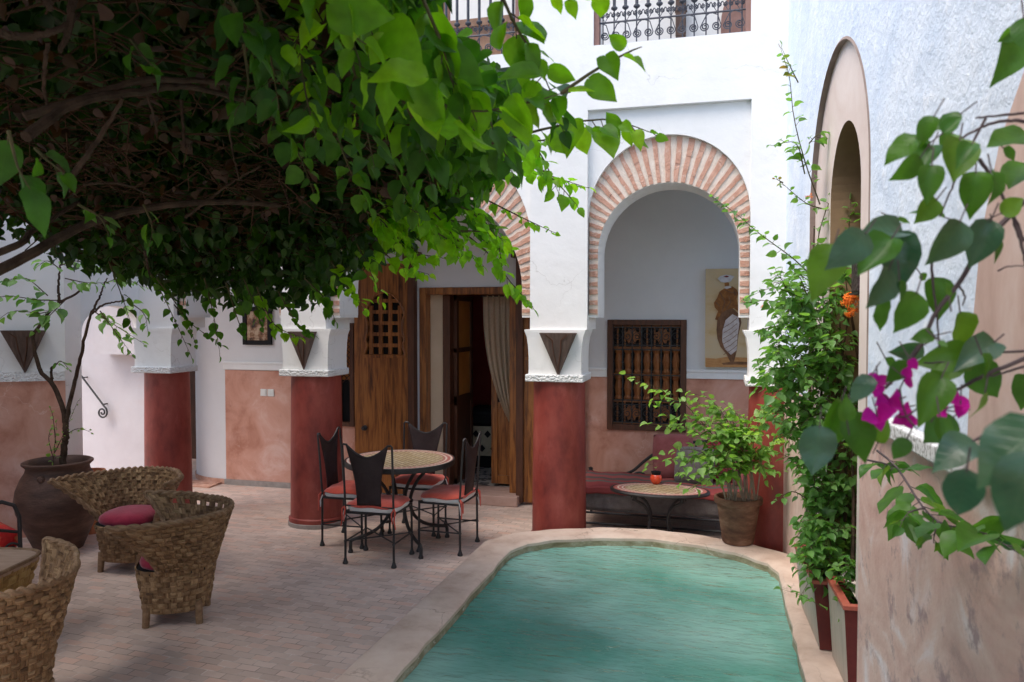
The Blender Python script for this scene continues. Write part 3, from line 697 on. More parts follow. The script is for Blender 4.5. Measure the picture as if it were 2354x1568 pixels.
# ------------------------------------------------------------------ right wall with arched niche and dado
RO = np.array([.5, 6.0, 0]); RU = np.array([.045, -1, 0]); RU /= np.linalg.norm(RU); RN = np.array([-RU[1] * -1, RU[0], 0])
RN = np.array([-1, -.045, 0]) / math.hypot(1, .045)
def W(u, n, z): p = RO + RU * u + RN * n; return (p[0], p[1], z)
def wq(b, pts, mi=0): b.add([W(*p) for p in pts], [(0, 1, 2, 3)], mi)
def right_wall():
    t = thing('side_wall', 'tall rough white side wall with arched niche and pink lower half right of pool', 'wall')
    uc, r, zc, rise = 1.70, .765, 2.50, .79
    cv = arch_curve(uc, r, zc, rise, 0); dep = -.028
    b = MB(); ZT = 6.8
    wq(b, [(-.25, 0, 0), (uc - r, 0, 0), (uc - r, 0, ZT), (-.25, 0, ZT)])
    wq(b, [(uc + r, 0, 0), (9, 0, 0), (9, 0, ZT), (uc + r, 0, ZT)])
    for a, c in zip(cv[:-1], cv[1:]):
        if abs(a[0] - c[0]) > 1e-6: wq(b, [(a[0], 0, a[1]), (c[0], 0, c[1]), (c[0], 0, ZT), (a[0], 0, ZT)])
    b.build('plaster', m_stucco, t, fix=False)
    n = MB()
    for a, c in zip(cv[:-1], cv[1:]): wq(n, [(a[0], .004, a[1]), (c[0], .004, c[1]), (c[0], dep, c[1]), (a[0], dep, a[1])])
    for a, c in zip(cv[:-1], cv[1:]): wq(n, [(a[0], .004, a[1]), (c[0], .004, c[1]), (uc + (c[0] - uc) * 1.018, 0, c[1] + (.012 if c[1] > zc else 0)), (uc + (a[0] - uc) * 1.018, 0, a[1] + (.012 if a[1] > zc else 0))])
    n.build('arch_reveal', m_jamb2, t)
    # back of the niche: pale band with a smaller ochre arch let into it
    k = MB(); ui, ri, zi = 1.80, .37, 2.50; ci = arch_curve(ui, ri, zi, .38, .6)
    top = ZB = 3.4
    for a, c in zip(ci[:-1], ci[1:]):
        if abs(a[0] - c[0]) > 1e-6: wq(k, [(a[0], dep, a[1]), (c[0], dep, c[1]), (c[0], dep, top), (a[0], dep, top)])
    wq(k, [(uc - r - .02, dep, .6), (ui - ri, dep, .6), (ui - ri, dep, top), (uc - r - .02, dep, top)]); wq(k, [(ui + ri, dep, .6), (uc + r + .02, dep, .6), (uc + r + .02, dep, top), (ui + ri, dep, top)])
    wq(k, [(uc - r, -.17, 0), (uc + r, -.17, 0), (uc + r, -.17, .6), (uc - r, -.17, .6)]); wq(k, [(uc - r, dep, .6), (uc + r, dep, .6), (uc + r, -.17, .6), (uc - r, -.17, .6)]); wq(k, [(uc - r, 0, 0), (uc - r, -.17, 0), (uc - r, -.17, .6), (uc - r, 0, .6)])
    k.build('niche_back', m_bandpink, t)
    i = MB()
    for a, c in zip(ci[:-1], ci[1:]): wq(i, [(a[0], dep, a[1]), (c[0], dep, c[1]), (c[0], dep - .26, c[1]), (a[0], dep - .26, a[1])])
    wq(i, [(ui - ri, dep - .26, 0), (ui + ri, dep - .26, 0), (ui + ri, dep - .26, 3), (ui - ri, dep - .26, 3)])
    i.build('inner_niche', m_ochre, t)
    d = MB(); wq(d, [(-.2, .01, 0), (uc - r - .0, .01, 0), (uc - r, .01, 1.40), (-.2, .01, 1.40)]); d.build('far_dado', m_bandpink2, t)
    e = MB(); u0 = uc + r - .06; zt = 1.475
    pr = [(u0 + .045 - .045 * math.cos(a), .02 - .045 + .045 * math.sin(a)) for a in [PI / 2 * j / 6 for j in range(7)]]
    pr = [(u0, dep)] + pr + [(9, .02)]
    for (ua, na), (ub, nb) in zip(pr[:-1], pr[1:]): wq(e, [(ua, na, 0), (ub, nb, 0), (ub, nb, zt), (ua, na, zt)])
    for (ua, na), (ub, nb) in zip(pr[:-1], pr[1:]): wq(e, [(ua, na, zt), (ub, nb, zt), (ub, -.05, zt), (ua, -.05, zt)])
    e.build('near_dado', m_pinknear, t, smooth=40)
    g = MB(); M_ = Matrix(((RU[0], RN[0], 0, RO[0]), (RU[1], RN[1], 0, RO[1]), (0, 0, 1, 0), (0, 0, 0, 1)))
    g.box(2.78, 3.72, 0, .055, zt, zt + .055, M=M_); g.build('carved_ledge', m_lace, t, bevel=.006)
    f = MB(); pts = [(3.775, 1.478), (3.775, 1.6), (3.79, 1.85), (3.84, 2.1), (3.95, 2.32), (4.15, 2.52), (4.4, 2.62), (4.7, 2.65), (5.4, 2.65), (5.4, 1.478)]
    f.prism(pts, 0, .05, 'y'); f.v = [tuple(M_ @ Vector(p)) for p in f.v]; f.build('door_surround', m_bandpink2, t, bevel=.02)
    L = thing('lantern', 'dark punched metal wall lantern inside the arched niche of the side wall', 'lantern')
    l = MB(); l.box(1.90, 2.06, -.16, -.045, 2.02, 2.19, M=M_); l.build('metal_box', m_lamp, L, bevel=.006)
    l = MB(); l.box(1.885, 2.075, -.165, -.04, 2.19, 2.20, M=M_); l.build('top_rim', m_iron, L); l = MB(); l.box(1.885, 2.075, -.165, -.04, 2.01, 2.02, M=M_); l.build('bottom_rim', m_iron, L)
m_jamb2 = mat('brown_edge_line', [(.20, .145, .125), (.34, .27, .24)], scale=5, rough=.8)
m_bandpink2 = mat('streaked_pink_plaster', [(.3, (.50, .335, .28)), (.55, (.63, .46, .40)), (.75, (.70, .57, .52))], scale=5, rough=.6, bump=.2, bscale=20, stretch=(1.2, 1.2, .7), spec=.3, dist=.4)
m_lace = mat('lace_carved_gypsum', [(.42, (.42, .41, .40)), (.50, (.76, .76, .76))], scale=60, rough=.85, bump=.4, bscale=60, bdist=.01, detail=2, spec=.15)
right_wall()

# ------------------------------------------------------------------ door way, leaves, room
def doorway():
    X0, X1, Z1 = -3.045, -1.985, 2.215
    t = thing('doorway', 'tall doorway with brown wooden frame behind the dining table', 'doorway')
    b = MB(); w = .075
    b.box(X0 + .002, X0 + w, BY - .02, BY + .20, .10, Z1 - .002); b.box(X1 - w, X1 - .002, BY - .02, BY + .20, .10, Z1 - .002); b.box(X0 + w, X1 - w, BY - .019, BY + .20, Z1 - w, Z1 - .002)
    b.build('outer_frame', m_door, t, bevel=.006)
    c = MB(); c.box(X0 + w, X0 + .22, BY + .12, BY + .22, .10, Z1 - w); c.build('cream_board', m_cream, t)
    c = MB(); c.box(X0 + .22, X0 + .30, BY + .1, BY + .24, .10, Z1 - w); c.build('inner_post', m_wood2, t, bevel=.005)
    # step
    s = MB(); s.box(-3.15, -1.93, 7.40, 7.62, .001, .10); s.box(-3.04, -1.99, 7.6205, 10.2, .04, .10); o = s.build('door_step', m_step, bevel=.008); tag(o, 'low pink stone step in front of the doorway', 'step')
    # glazed inner leaf standing open into the room
    g = thing('glazed_inner_door', 'dark inner door with amber glass standing open inside the doorway', 'door')
    b = MB(); y0, y1, x = BY + .24, BY + .80, -2.755
    for z0, z1 in ((.1, .16), (.95, 1.05), (1.52, 1.57), (2.08, 2.14)): b.box(x, x + .04, y0, y1, z0, z1)
    b.box(x - .001, x + .041, y0, y0 + .07, .1, 2.14); b.box(x - .001, x + .041, y1 - .07, y1, .1, 2.14); b.box(x + .01, x + .03, y0 + .07, y1 - .07, .16, .95); b.build('frame', m_wood2, g)
    q = MB(); q.box(x + .015, x + .025, y0 + .07, y1 - .07, 1.05, 1.52); q.box(x + .015, x + .025, y0 + .07, y1 - .07, 1.57, 2.08); q.build('amber_glass', m_glass, g)
    # right hand inner leaf, lower panel visible below the curtain
    g = thing('panelled_inner_door', 'brown panelled inner door below the hanging curtain', 'door')
    b = MB(); xa, xb, y = -2.33, X1 - w - .003, BY + .24
    b.box(xa, xa + .07, y, y + .04, .13, 2.1); b.box(xb - .07, xb, y, y + .04, .13, 2.1)
    for z0, z1 in ((.13, .22), (.93, 1.0), (2.02, 2.1)): b.box(xa + .07, xb - .07, y + .001, y + .041, z0, z1)
    b.box(xa + .07, xb - .07, y + .015, y + .03, .22, .93); b.build('panel', m_door, g, bevel=.004)
    b = MB(); b.box(xa + .07, xb - .07, y + .018, y + .026, 1.0, 2.02); b.build('dark_pane', m_black, g)
    # curtain, gathered to the right
    b = MB(); xl, xr = -2.40, X1 - w + .01
    def cur(u, v):
        z = 2.13 - v * 1.33
        le = xl + (xr - xl - .02) * v ** 2.7 * .9
        x = le + (xr - le) * u
        wdt = (xr - le)
        return (x, BY + .17 + .020 * math.sin(u * 34 + v * 2) * (.5 + .5 * min(1, v * 3)) + .008 * math.sin(u * 71), z - .10 * u * v * (1 - u))
    b.grid(cur, 90, 40); o = b.build('curtain', m_curtain, smooth='all', fix=False); tag(o, 'sheer beige curtain swept to one side in the doorway', 'curtain')
    cr = MB(); cr.tube([(xl - .02, BY + .17, 2.125), (xr, BY + .17, 2.125)], .008, 6); o = cr.build('curtain_rod', m_iron); tag(o, 'thin dark rod holding the sheer curtain', 'curtain rod')
    # room behind
    r = MB(); r.quad((-3.6, 10.2, .1), (-1.2, 10.2, .1), (-1.2, 10.2, 3), (-3.6, 10.2, 3)); r.quad((-3.6, BY + .23, .1), (-3.6, 10.2, .1), (-3.6, 10.2, 3), (-3.6, BY + .23, 3)); r.quad((-1.2, BY + .23, .1), (-1.2, 10.2, .1), (-1.2, 10.2, 3), (-1.2, BY + .23, 3)); r.quad((-3.6, BY + .23, 2.9), (-1.2, BY + .23, 2.9), (-1.2, 10.2, 2.9), (-3.6, 10.2, 2.9))
    o = r.build('room_wall', m_darkred, fix=False); tag(o, 'dark red walls of the room behind the doorway', 'wall')
    f = MB(); f.quad((-3.6, BY + .23, .104), (-1.2, BY + .23, .104), (-1.2, 10.2, .104), (-3.6, 10.2, .104)); o = f.build('room_floor', m_pattern); tag(o, 'patterned tiles on the room floor', 'floor', kind='structure')
    c = thing('patterned_bench', 'low bench with cream diamond patterned front inside the dark room', 'bench')
    b = MB(); b.box(-2.95, -2.05, 8.75, 9.3, .25, .60)
    for i in range(6):
        for j in range(2):
            x, z = -2.86 + i * .145 + (.07 if j else 0), .34 + .17 * j
            b.prism([(x - .042, z), (x, z - .045), (x + .042, z), (x, z + .045)], 8.744, 8.752, 'y', 1)
    b.build('patterned_front', [m_creampat, m_black], c)
    b = MB(); b.box(-2.92, -2.08, 8.78, 9.28, .105, .25); b.build('plinth', m_black, c)
    b = MB(); b.box(-2.96, -2.04, 8.76, 9.3, .60, .80); o = b.build('dark_throw', m_black, bevel=.05); tag(o, 'black cushion lying on the patterned bench', 'cushion')
m_step = mat('pink_step_stone', [(.40, .25, .20), (.52, .36, .30)], scale=5, rough=.7, bump=.3)
m_pattern = mat('patterned_tile', [(.44, (.05, .045, .045)), (.5, (.42, .37, .32))], scale=14, rough=.5, detail=1)
m_creampat = mat('cream_weave', [(.42, .36, .24), (.55, .47, .33)], scale=20, rough=.9)
def curtain_mat():
    m, nt, out = new_mat('sheer_beige_fabric'); L = nt.links.new
    d = N(nt, 'ShaderNodeBsdfDiffuse'); d.inputs[0].default_value = (.68, .55, .40, 1)
    t = N(nt, 'ShaderNodeBsdfTranslucent'); t.inputs[0].default_value = (.68, .55, .40, 1)
    p = N(nt, 'ShaderNodeBsdfTransparent'); tc = N(nt, 'ShaderNodeTexCoord'); w = N(nt, 'ShaderNodeTexNoise', i_Scale=60); L(tc.outputs['Object'], w.inputs[0])
    m1 = N(nt, 'ShaderNodeMixShader'); m1.inputs[0].default_value = .3; L(d.outputs[0], m1.inputs[1]); L(t.outputs[0], m1.inputs[2])
    mr = N(nt, 'ShaderNodeMapRange'); mr.inputs[3].default_value = .12; mr.inputs[4].default_value = .42; L(w.outputs[0], mr.inputs[0])
    m2 = N(nt, 'ShaderNodeMixShader'); L(mr.outputs[0], m2.inputs[0]); L(m1.outputs[0], m2.inputs[1]); L(p.outputs[0], m2.inputs[2]); L(m2.outputs[0], out.inputs[0])
    return m
m_curtain = curtain_mat()
doorway()

def door_leaf(x0, x1, label, grille_from=None, mirror=False):
    """carved leaf folded back flat against the wall, with an arched lattice opening"""
    t = thing('door_leaf', label, 'door', (0, 0, 0), 0, 'carved wooden door leaves folded against the gallery wall')
    y = BY - .075; th = .05; xc = (x0 + x1) / 2 + (.03 if not mirror else -.03); zt = 2.47; z0 = .03
    hw, zb, zsp = .225, 1.50, 1.93
    b = MB()
    # arched opening outline: lobed, pointed
    def half(z):
        if z < zb + .16: k = (z - zb) / .16; return hw * (1.0 if k < .25 else 1.0 - .10 * math.sin((k - .25) / .75 * PI))
        if z < zsp: return hw * (1 - .12 * math.sin((z - zb - .16) / (zsp - zb - .16) * PI))
        k = (z - zsp) / .24; return hw * math.sqrt(max(0, 1 - k ** 1.35))
    zs = [zb + (zsp - zb) * i / 14 for i in range(15)] + [zsp + .24 * i / 10 for i in range(1, 11)]
    pts = [(xc + half(z), z) for z in zs] + [(xc - half(z), z) for z in reversed(zs[:-1])]
    b.box(x0, x1, y, y + th, z0, zb)
    for za, zb2 in zip(zs[:-1], zs[1:]):
        for sg, xe in ((-1, x0), (1, x1)):
            b.quad((xc + sg * half(za), y, za), (xe, y, za), (xe, y, zb2), (xc + sg * half(zb2), y, zb2))
            b.quad((xc + sg * half(za), y, za), (xc + sg * half(za), y + th, za), (xc + sg * half(zb2), y + th, zb2), (xc + sg * half(zb2), y, zb2))
    b.box(x0, x1, y, y + th, zs[-1], zt)
    b.quad((x0, y, zb), (x0, y + th, zb), (x0, y + th, zs[-1]), (x0, y, zs[-1])); b.quad((x1, y, zb), (x1, y + th, zb), (x1, y + th, zs[-1]), (x1, y, zs[-1]))
    b.build('door_panel', m_door, t)
    k = MB(); k.box(x0 + .02, x1 - .02, y + th, y + th + .015, zb - .1, zt - .1); k.build('dark_backing', m_black, t)
    g = MB()
    for dx in (-.165, -.055, .055, .165):
        zz = zb + .01
        top = max(z for z in zs if half(z) > abs(dx) + .012)
        g.box(xc + dx - .02, xc + dx + .02, y + .008, y + .035, zb, top)
    for i in range(5):
        z = zb + .105 + i * .118
        if z < zs[-1] - .05: h_ = half(z); g.box(xc - h_, xc + h_, y + .010, y + .033, z - .019, z + .019)
    g.build('lattice', m_door, t)
    r = MB(); rim = [(p[0], y - .006, p[1]) for p in pts]; r.tube(rim + [rim[0]], .011, 5); r.box(xc - .25, xc + .25, y - .012, y, zb - .028, zb - .002); r.build('arch_moulding', m_door, t)
    h = MB(); hx = x0 + .12 if not mirror else x1 - .12
    h.lathe([(.0, 0), (.03, .0), (.03, .01), (.012, .016), (.012, .03), (.024, .045), (.018, .058), (0, .06)], 12)
    h.v = [(hx + p[0], y - p[2], 0.72 + p[1]) for p in h.v]
    h.build('knob', m_iron, t, smooth=True)
    bl = MB(); xe = x1 if not mirror else x0
    bl.box(xe - .02, xe + .05, y - .04, BY - .02, .03, zt + .03) if not mirror else bl.box(xe - .05, xe + .02, y - .04, BY - .02, .03, zt + .03)
    bl.build('pivot_post', m_wood2, t)
    bb = MB(); bb.box(xe - .07, xe + .10, y - .06, BY, zt + .03, zt + .115) if not mirror else bb.box(xe - .10, xe + .07, y - .06, BY, zt + .03, zt + .115)
    bb.build('pivot_block', m_wood2, t, bevel=.006)
door_leaf(-3.765, -3.115, 'tall wooden door leaf with arched lattice, fully seen left of the doorway')
door_leaf(-1.915, -1.28, 'wooden door leaf right of the doorway, half hidden behind a red column', mirror=True)

# ------------------------------------------------------------------ windows
def spiral(c, r0, turns, a0, n=22, y=None, sgn=1, axis='y'):
    pts = []
    for k in range(n + 1):
        u = k / n; a = a0 + sgn * u * turns * 2 * PI; rr = r0 * (1 - .82 * u)
        pts.append((c[0] + rr * math.cos(a), c[1], c[2] + rr * math.sin(a)))
    return pts
def grille_window():
    x0, x1, z0, z1 = -1.057, -.294, .794, 1.879
    t = thing('grille_window', 'carved wooden window with black iron scroll grille above the daybed', 'window')
    b = MB(); w = .055
    b.box(x0, x0 + w, BY - .03, BY + .1, z0, z1); b.box(x1 - w, x1, BY - .03, BY + .1, z0, z1); b.box(x0 + w, x1 - w, BY - .029, BY + .1, z1 - w, z1); b.box(x0 + w, x1 - w, BY - .029, BY + .1, z0, z0 + w)
    b.build('frame', m_wood2, t, bevel=.005)
    b = MB(); b.box(x0 + w, x1 - w, BY + .08, BY + .1, z0 + w, z1 - w); b.build('dark_back', m_black, t)
    xi0, xi1, zi0, zi1 = x0 + w, x1 - w, z0 + w, z1 - w; H = zi1 - zi0
    rows = [(0, .22), (.24, .49), (.51, .76), (.78, 1)]
    b = MB()
    for f in (0, .23, .50, .77, .985): b.box(xi0, xi1, BY + .045, BY + .075, zi0 + H * f - .012, zi0 + H * f + .012)
    for r_ in (1, 2):
        za, zb = zi0 + H * rows[r_][0], zi0 + H * rows[r_][1]
        for i in range(7):
            x = xi0 + (xi1 - xi0) * (i + .5) / 7; h = zb - za; q = MB()
            b.lathe([(.034, za), (.040, za + .02), (.028, za + h * .2), (.040, za + h * .5), (.028, za + h * .8), (.040, zb - .02), (.034, zb)], 8, c=(x, BY + .062))
    for r_ in (0, 3):
        za, zb = zi0 + H * rows[r_][0], zi0 + H * rows[r_][1]; zc = (za + zb) / 2
        for fx in (.27, .73):
            x = xi0 + (xi1 - xi0) * fx
            b.prism([(x + .085 * math.cos(a) * (1 if k % 2 else .72), zc + .085 * math.sin(a) * (1 if k % 2 else .72)) for k, a in enumerate([2 * PI * j / 16 for j in range(16)])], BY + .05, BY + .075, 'y')
        for i in range(9): 
            x = xi0 + (xi1 - xi0) * (i + .5) / 9; b.box(x - .008, x + .008, BY + .064, BY + .078, za, zb)
    b.build('wooden_screen', m_cedar, t)
    g = MB(); y = BY + .0
    for f in (.02, .20, .245, .50, .755, .80, .98): g.box(xi0, xi1, y - .005, y + .005, zi0 + H * f - .005, zi0 + H * f + .005)
    for i in range(8):
        x = xi0 + (xi1 - xi0) * i / 7; g.box(x - .005, x + .005, y - .004, y + .006, zi0, zi1)
        for f in (.245, .36, .50, .63, .755):
            g.lathe([(.0, -.013), (.012, -.006), (.012, .006), (0, .013)], 6, c=(x, y)); 
            k = 24
            for q in range(len(g.v) - k, len(g.v)): g.v[q] = (g.v[q][0], g.v[q][1], g.v[q][2] + zi0 + H * f)
    for f0, f1 in ((.02, .20), (.80, .98)):
        za, zb = zi0 + H * f0, zi0 + H * f1; zc = (za + zb) / 2; r = (zb - za) * .42
        for i in range(7):
            xc = xi0 + (xi1 - xi0) * (i + .5) / 7
            g.tube(spiral((xc, y - .004, zc), min(r, .045) if i % 2 else r * .55, 1.4, PI / 2 * (i % 4), 16, sgn=1 if i % 2 else -1), .004, 4)
            g.tube([(xc + .046 * math.cos(a), y - .003, zc + r * math.sin(a)) for a in [2 * PI * j / 14 for j in range(15)]], .0035, 4)
    g.build('iron_grille', m_iron, t)
grille_window()
def lattice_window():
    t = thing('lattice_window', 'narrow window with orange lattice half hidden behind the red column', 'window')
    x0, x1, z0, z1 = -4.02, -3.80, .72, 1.84; b = MB(); w = .045
    b.box(x0, x0 + w, BY - .03, BY + .08, z0, z1); b.box(x1 - w, x1, BY - .03, BY + .08, z0, z1); b.box(x0 + w, x1 - w, BY - .029, BY + .08, z1 - w, z1); b.box(x0 + w, x1 - w, BY - .029, BY + .08, z0, z0 + w); b.build('frame', m_wood2, t)
    g = MB(); g.box(x0 + w, x1 - w, BY + .05, BY + .07, 1.22, z1 - w); g.build('amber_glass', m_glass, t)
    g = MB(); g.box(x0 + w, x1 - w, BY + .05, BY + .07, z0 + w, 1.22); g.build('dark_pane', m_black, t)
    l = MB(); 
    for k in range(9):
        z = 1.24 + k * .062
        for sg in (-1, 1): l.tube([(x0 + w, BY + .03, z - sg * .06), (x1 - w, BY + .03, z + sg * .06)], .006, 4)
    l.build('lattice', m_wood2, t)
lattice_window()

# ------------------------------------------------------------------ pictures, switches
def pictures():
    t = thing('painting', 'tall canvas painting of a robed figure in brown above the daybed', 'painting')
    y = BY - .045
    P = lambda zx, zy: tuple(at((1760 + zx / 5.225) * .9054, (660 + zy / 5.227) * .9054, Y=y)[[0, 2]])
    b = MB(); (xa, zt), (xb, zb) = P(165, 120), P(745, 1425); xb = xb + .14
    b.box(xa, xb, y, BY - .001, zb, zt); b.build('canvas', m_canvas, t)
    def shape(nm, pts, m, k): q = MB(); q.prism([P(*p) for p in pts], y - .0015 * k, y - .0015 * (k - 1) - .0002, 'y'); q.build(nm, m, t)
    shape('painted_ground', [(165, 1300), (300, 1310), (450, 1285), (760, 1300), (760, 1425), (165, 1422)], m_p5, 1)
    shape('painted_shadow', [(380, 1368), (520, 1350), (740, 1352), (740, 1392), (560, 1388), (400, 1392)], m_p1, 2)
    shape('painted_skirt', [(340, 690), (520, 640), (620, 730), (640, 830), (600, 1000), (575, 1220), (540, 1360), (500, 1370), (440, 1250), (360, 1150), (320, 1040), (310, 930), (320, 800)], m_p1, 3)
    shape('painted_drape', [(430, 800), (520, 720), (600, 760), (612, 850), (590, 1000), (575, 1200), (500, 1260), (420, 1180), (385, 1080), (390, 940)], m_p2, 4)
    shape('painted_robe', [(350, 420), (410, 380), (520, 350), (575, 390), (600, 440), (575, 520), (610, 690), (540, 640), (450, 660), (380, 700), (320, 800), (290, 790), (310, 730), (330, 680), (285, 630), (275, 570), (320, 500)], m_p3, 5)
    for k, pts in enumerate(([(355, 430), (420, 560), (380, 690)], [(300, 560), (350, 620)], [(420, 400), (500, 430), (580, 440)], [(470, 480), (500, 560), (440, 650)], [(540, 400), (560, 470)])):
        q = MB(); q.tube([(P(*p)[0], y - .008, P(*p)[1]) for p in pts], .007, 4); q.build('painted_fold', m_p1, t)
    for i in range(6):
        z_ = 840 + i * 72; q = MB(); q.tube([(P(400, z_ + 60)[0], y - .0065, P(400, z_ + 60)[1]), (P(500, z_)[0], y - .0065, P(500, z_)[1]), (P(585, z_ - 70)[0], y - .0065, P(585, z_ - 70)[1])], .003, 4); q.build('painted_stripe', m_p1, t)
    shape('painted_collar', [(410, 375), (430, 350), (480, 345), (510, 365), (450, 385)], m_p2, 6)
    shape('painted_head', [(420, 350), (415, 310), (440, 290), (475, 305), (478, 345)], m_p3, 7)
    shape('painted_headdress', [(325, 250), (360, 215), (430, 198), (500, 205), (545, 222), (520, 250), (500, 285), (430, 302), (370, 295)], m_p4, 8)
    shape('painted_crown', [(400, 225), (440, 208), (478, 218), (450, 235)], m_p6, 9)
    t = thing('framed_picture', 'small picture in a wide dark frame above the pink wall panel', 'picture')
    x0, x1, z0, z1 = -5.165, -4.80, 1.594, 2.02; f = .05; b = MB()
    b.box(x0, x0 + f, BY - .03, BY - .001, z0, z1); b.box(x1 - f, x1, BY - .03, BY - .001, z0, z1); b.box(x0 + f, x1 - f, BY - .029, BY - .001, z0, z0 + f); b.box(x0 + f, x1 - f, BY - .029, BY - .001, z1 - f, z1); b.build('frame', m_black, t, bevel=.004)
    b = MB(); b.box(x0 + f, x1 - f, BY - .018, BY - .002, z0 + f, z1 - f); b.build('print', m_print, t)
    for i, x in enumerate((-4.912, -4.822)):
        s = thing('wall_switch', ('white wall switch plate on the pink panel, the one farther from the red column', 'white wall switch plate on the pink panel, the one nearer the red column')[i], 'switch', (x, BY - .008, 1.06), 0, 'wall switches on the pink panel')
        b = MB(); b.box(-.040, .040, -.010, 0, -.040, .040); b.build('plate', m_switch, s, bevel=.004)
        b = MB(); b.box(-.024, .024, -.015, -.0105, -.024, .024) if i == 0 else b.lathe([(0, .0105), (.022, .0105), (.022, .013), (0, .013)], 14)
        if i: b.v = [(p[0], -p[2], p[1]) for p in b.v]
        b.build('rocker' if i == 0 else 'socket', m_switch, s)
m_canvas = mat('painted_canvas_ground', [(.30, (.50, .30, .11)), (.5, (.60, .44, .25)), (.7, (.58, .46, .30))], scale=2.2, rough=.7, stretch=(1, 1, 2.4), bump=.15, bscale=60)
m_p1 = mat('paint_dark_brown', [(.10, .045, .02), (.26, .125, .06)], scale=30, rough=.6, stretch=(1, 1, .5))
m_p2 = mat('paint_pale_mauve', [(.46, .38, .35), (.68, .61, .58)], scale=26, rough=.6)
m_p3 = mat('paint_rust_brown', [(.15, .05, .012), (.36, .14, .03)], scale=22, rough=.6)
m_p4 = mat('paint_off_white', [(.50, .46, .46), (.70, .66, .66)], scale=30, rough=.6)
m_p5 = mat('paint_orange_ochre', [(.40, .17, .05), (.55, .30, .12)], scale=18, rough=.6, stretch=(1, 1, 4))
m_p6 = mat('paint_dark_red', [(.16, .012, .012), (.22, .02, .02)], scale=18, rough=.6)
m_print = mat('sepia_print', [(.38, (.03, .018, .012)), (.5, (.24, .11, .05)), (.62, (.50, .36, .24))], scale=13, rough=.5, detail=4)
pictures()

# ------------------------------------------------------------------ balcony railings
def railing(x0, x1, n, label, parent_brown=False):
    t = thing('balcony_railing', label, 'railing', (0, 0, 0), 0, 'wrought iron railings on the upper storey')
    y = FY + .07; zb = 4.085; z1, z2, zt = zb + .19, zb + .30, 5.0
    f = MB()
    for z in (zb + .012, z1, zt): f.tube([(x0, y, z), (x1, y, z)], .008, 5)
    f.build('frame', m_irong, t)
    for i in range(n):
        x = x0 + (x1 - x0) * (i + .3) / (n - .4)
        b = MB(); b.tube([(x, y, zb), (x, y, z2)], .006, 5); b.tube([(x, y, z2), (x, y, zt)], .0135, 6)
        for z in (z2, z2 + .26, zt - .02): b.lathe([(.008, z - .02), (.026, z - .006), (.026, z + .006), (.008, z + .02)], 8, c=(x, y))
        b.build('baluster', m_irong, t, smooth=30)
    s = MB(); dx = (x1 - x0) / n
    for i in range(n):
        xc = x0 + dx * (i + .5)
        s.tube(spiral((xc - dx * .02, y - .004, zb + .085), dx * .40, 1.9, PI if i % 2 else 0, 26, sgn=1 if i % 2 else -1), .0055, 4)
        s.tube([(xc + dx * .4 * (1 if i % 2 == 0 else -1), y - .003, zb + .085), (xc + dx * .1, y - .003, zb + .17), (xc - dx * .45 * (1 if i % 2 == 0 else -1), y - .003, z1)], .005, 4)
        for q in (-.25, .25): s.tube(spiral((xc + q * dx, y - .003, z1 + .055), dx * .23, 1.6, PI / 2, 16, sgn=1 if q > 0 else -1), .0048, 4)
        s.tube([(xc - dx * .48, y, z2 - .03), (xc, y, z1 + .005), (xc + dx * .48, y, z2 - .03)], .0045, 4)
        s.tube([(xc + dx * .5 * math.cos(a), y, z2 + .30 + dx * .75 * math.sin(a)) for a in [PI * j / 10 for j in range(11)]], .005, 4)
    s.tube([(x0, y, z2 + .295), (x1, y, z2 + .295)], .006, 5)
    s.build('scroll_work', m_irong, t)
railing(-.945, .185, 13, 'grey iron balcony railing with scrolls, clear of leaves above the pool end')
railing(-3.08, -1.64, 15, 'iron balcony railing partly hidden by the overhanging vine leaves')
def brown_gallery():
    t = thing('balcony_woodwork', 'brown wooden balcony post and beam glimpsed behind the vine leaves', 'woodwork')
    b = MB(); x = at(1023, 80, Y=6.42)[0]; b.box(x - .035, x + .035, 6.40, 6.47, 4.083, 5.6); b.build('post', m_p7, t, bevel=.006)
    b = MB(); b.box(-3.08, -1.64, 6.38, 6.46, 4.40, 4.47); b.build('beam', m_p7, t, bevel=.006)
    b = MB(); b.box(-2.35, -1.64, 6.42, 6.45, 4.085, 4.398); b.build('tiled_panel', m_p7, t)
m_p7 = mat('orange_brown_painted_wood', [(.36, .19, .12), (.52, .32, .22)], scale=16, rough=.8)
brown_gallery()
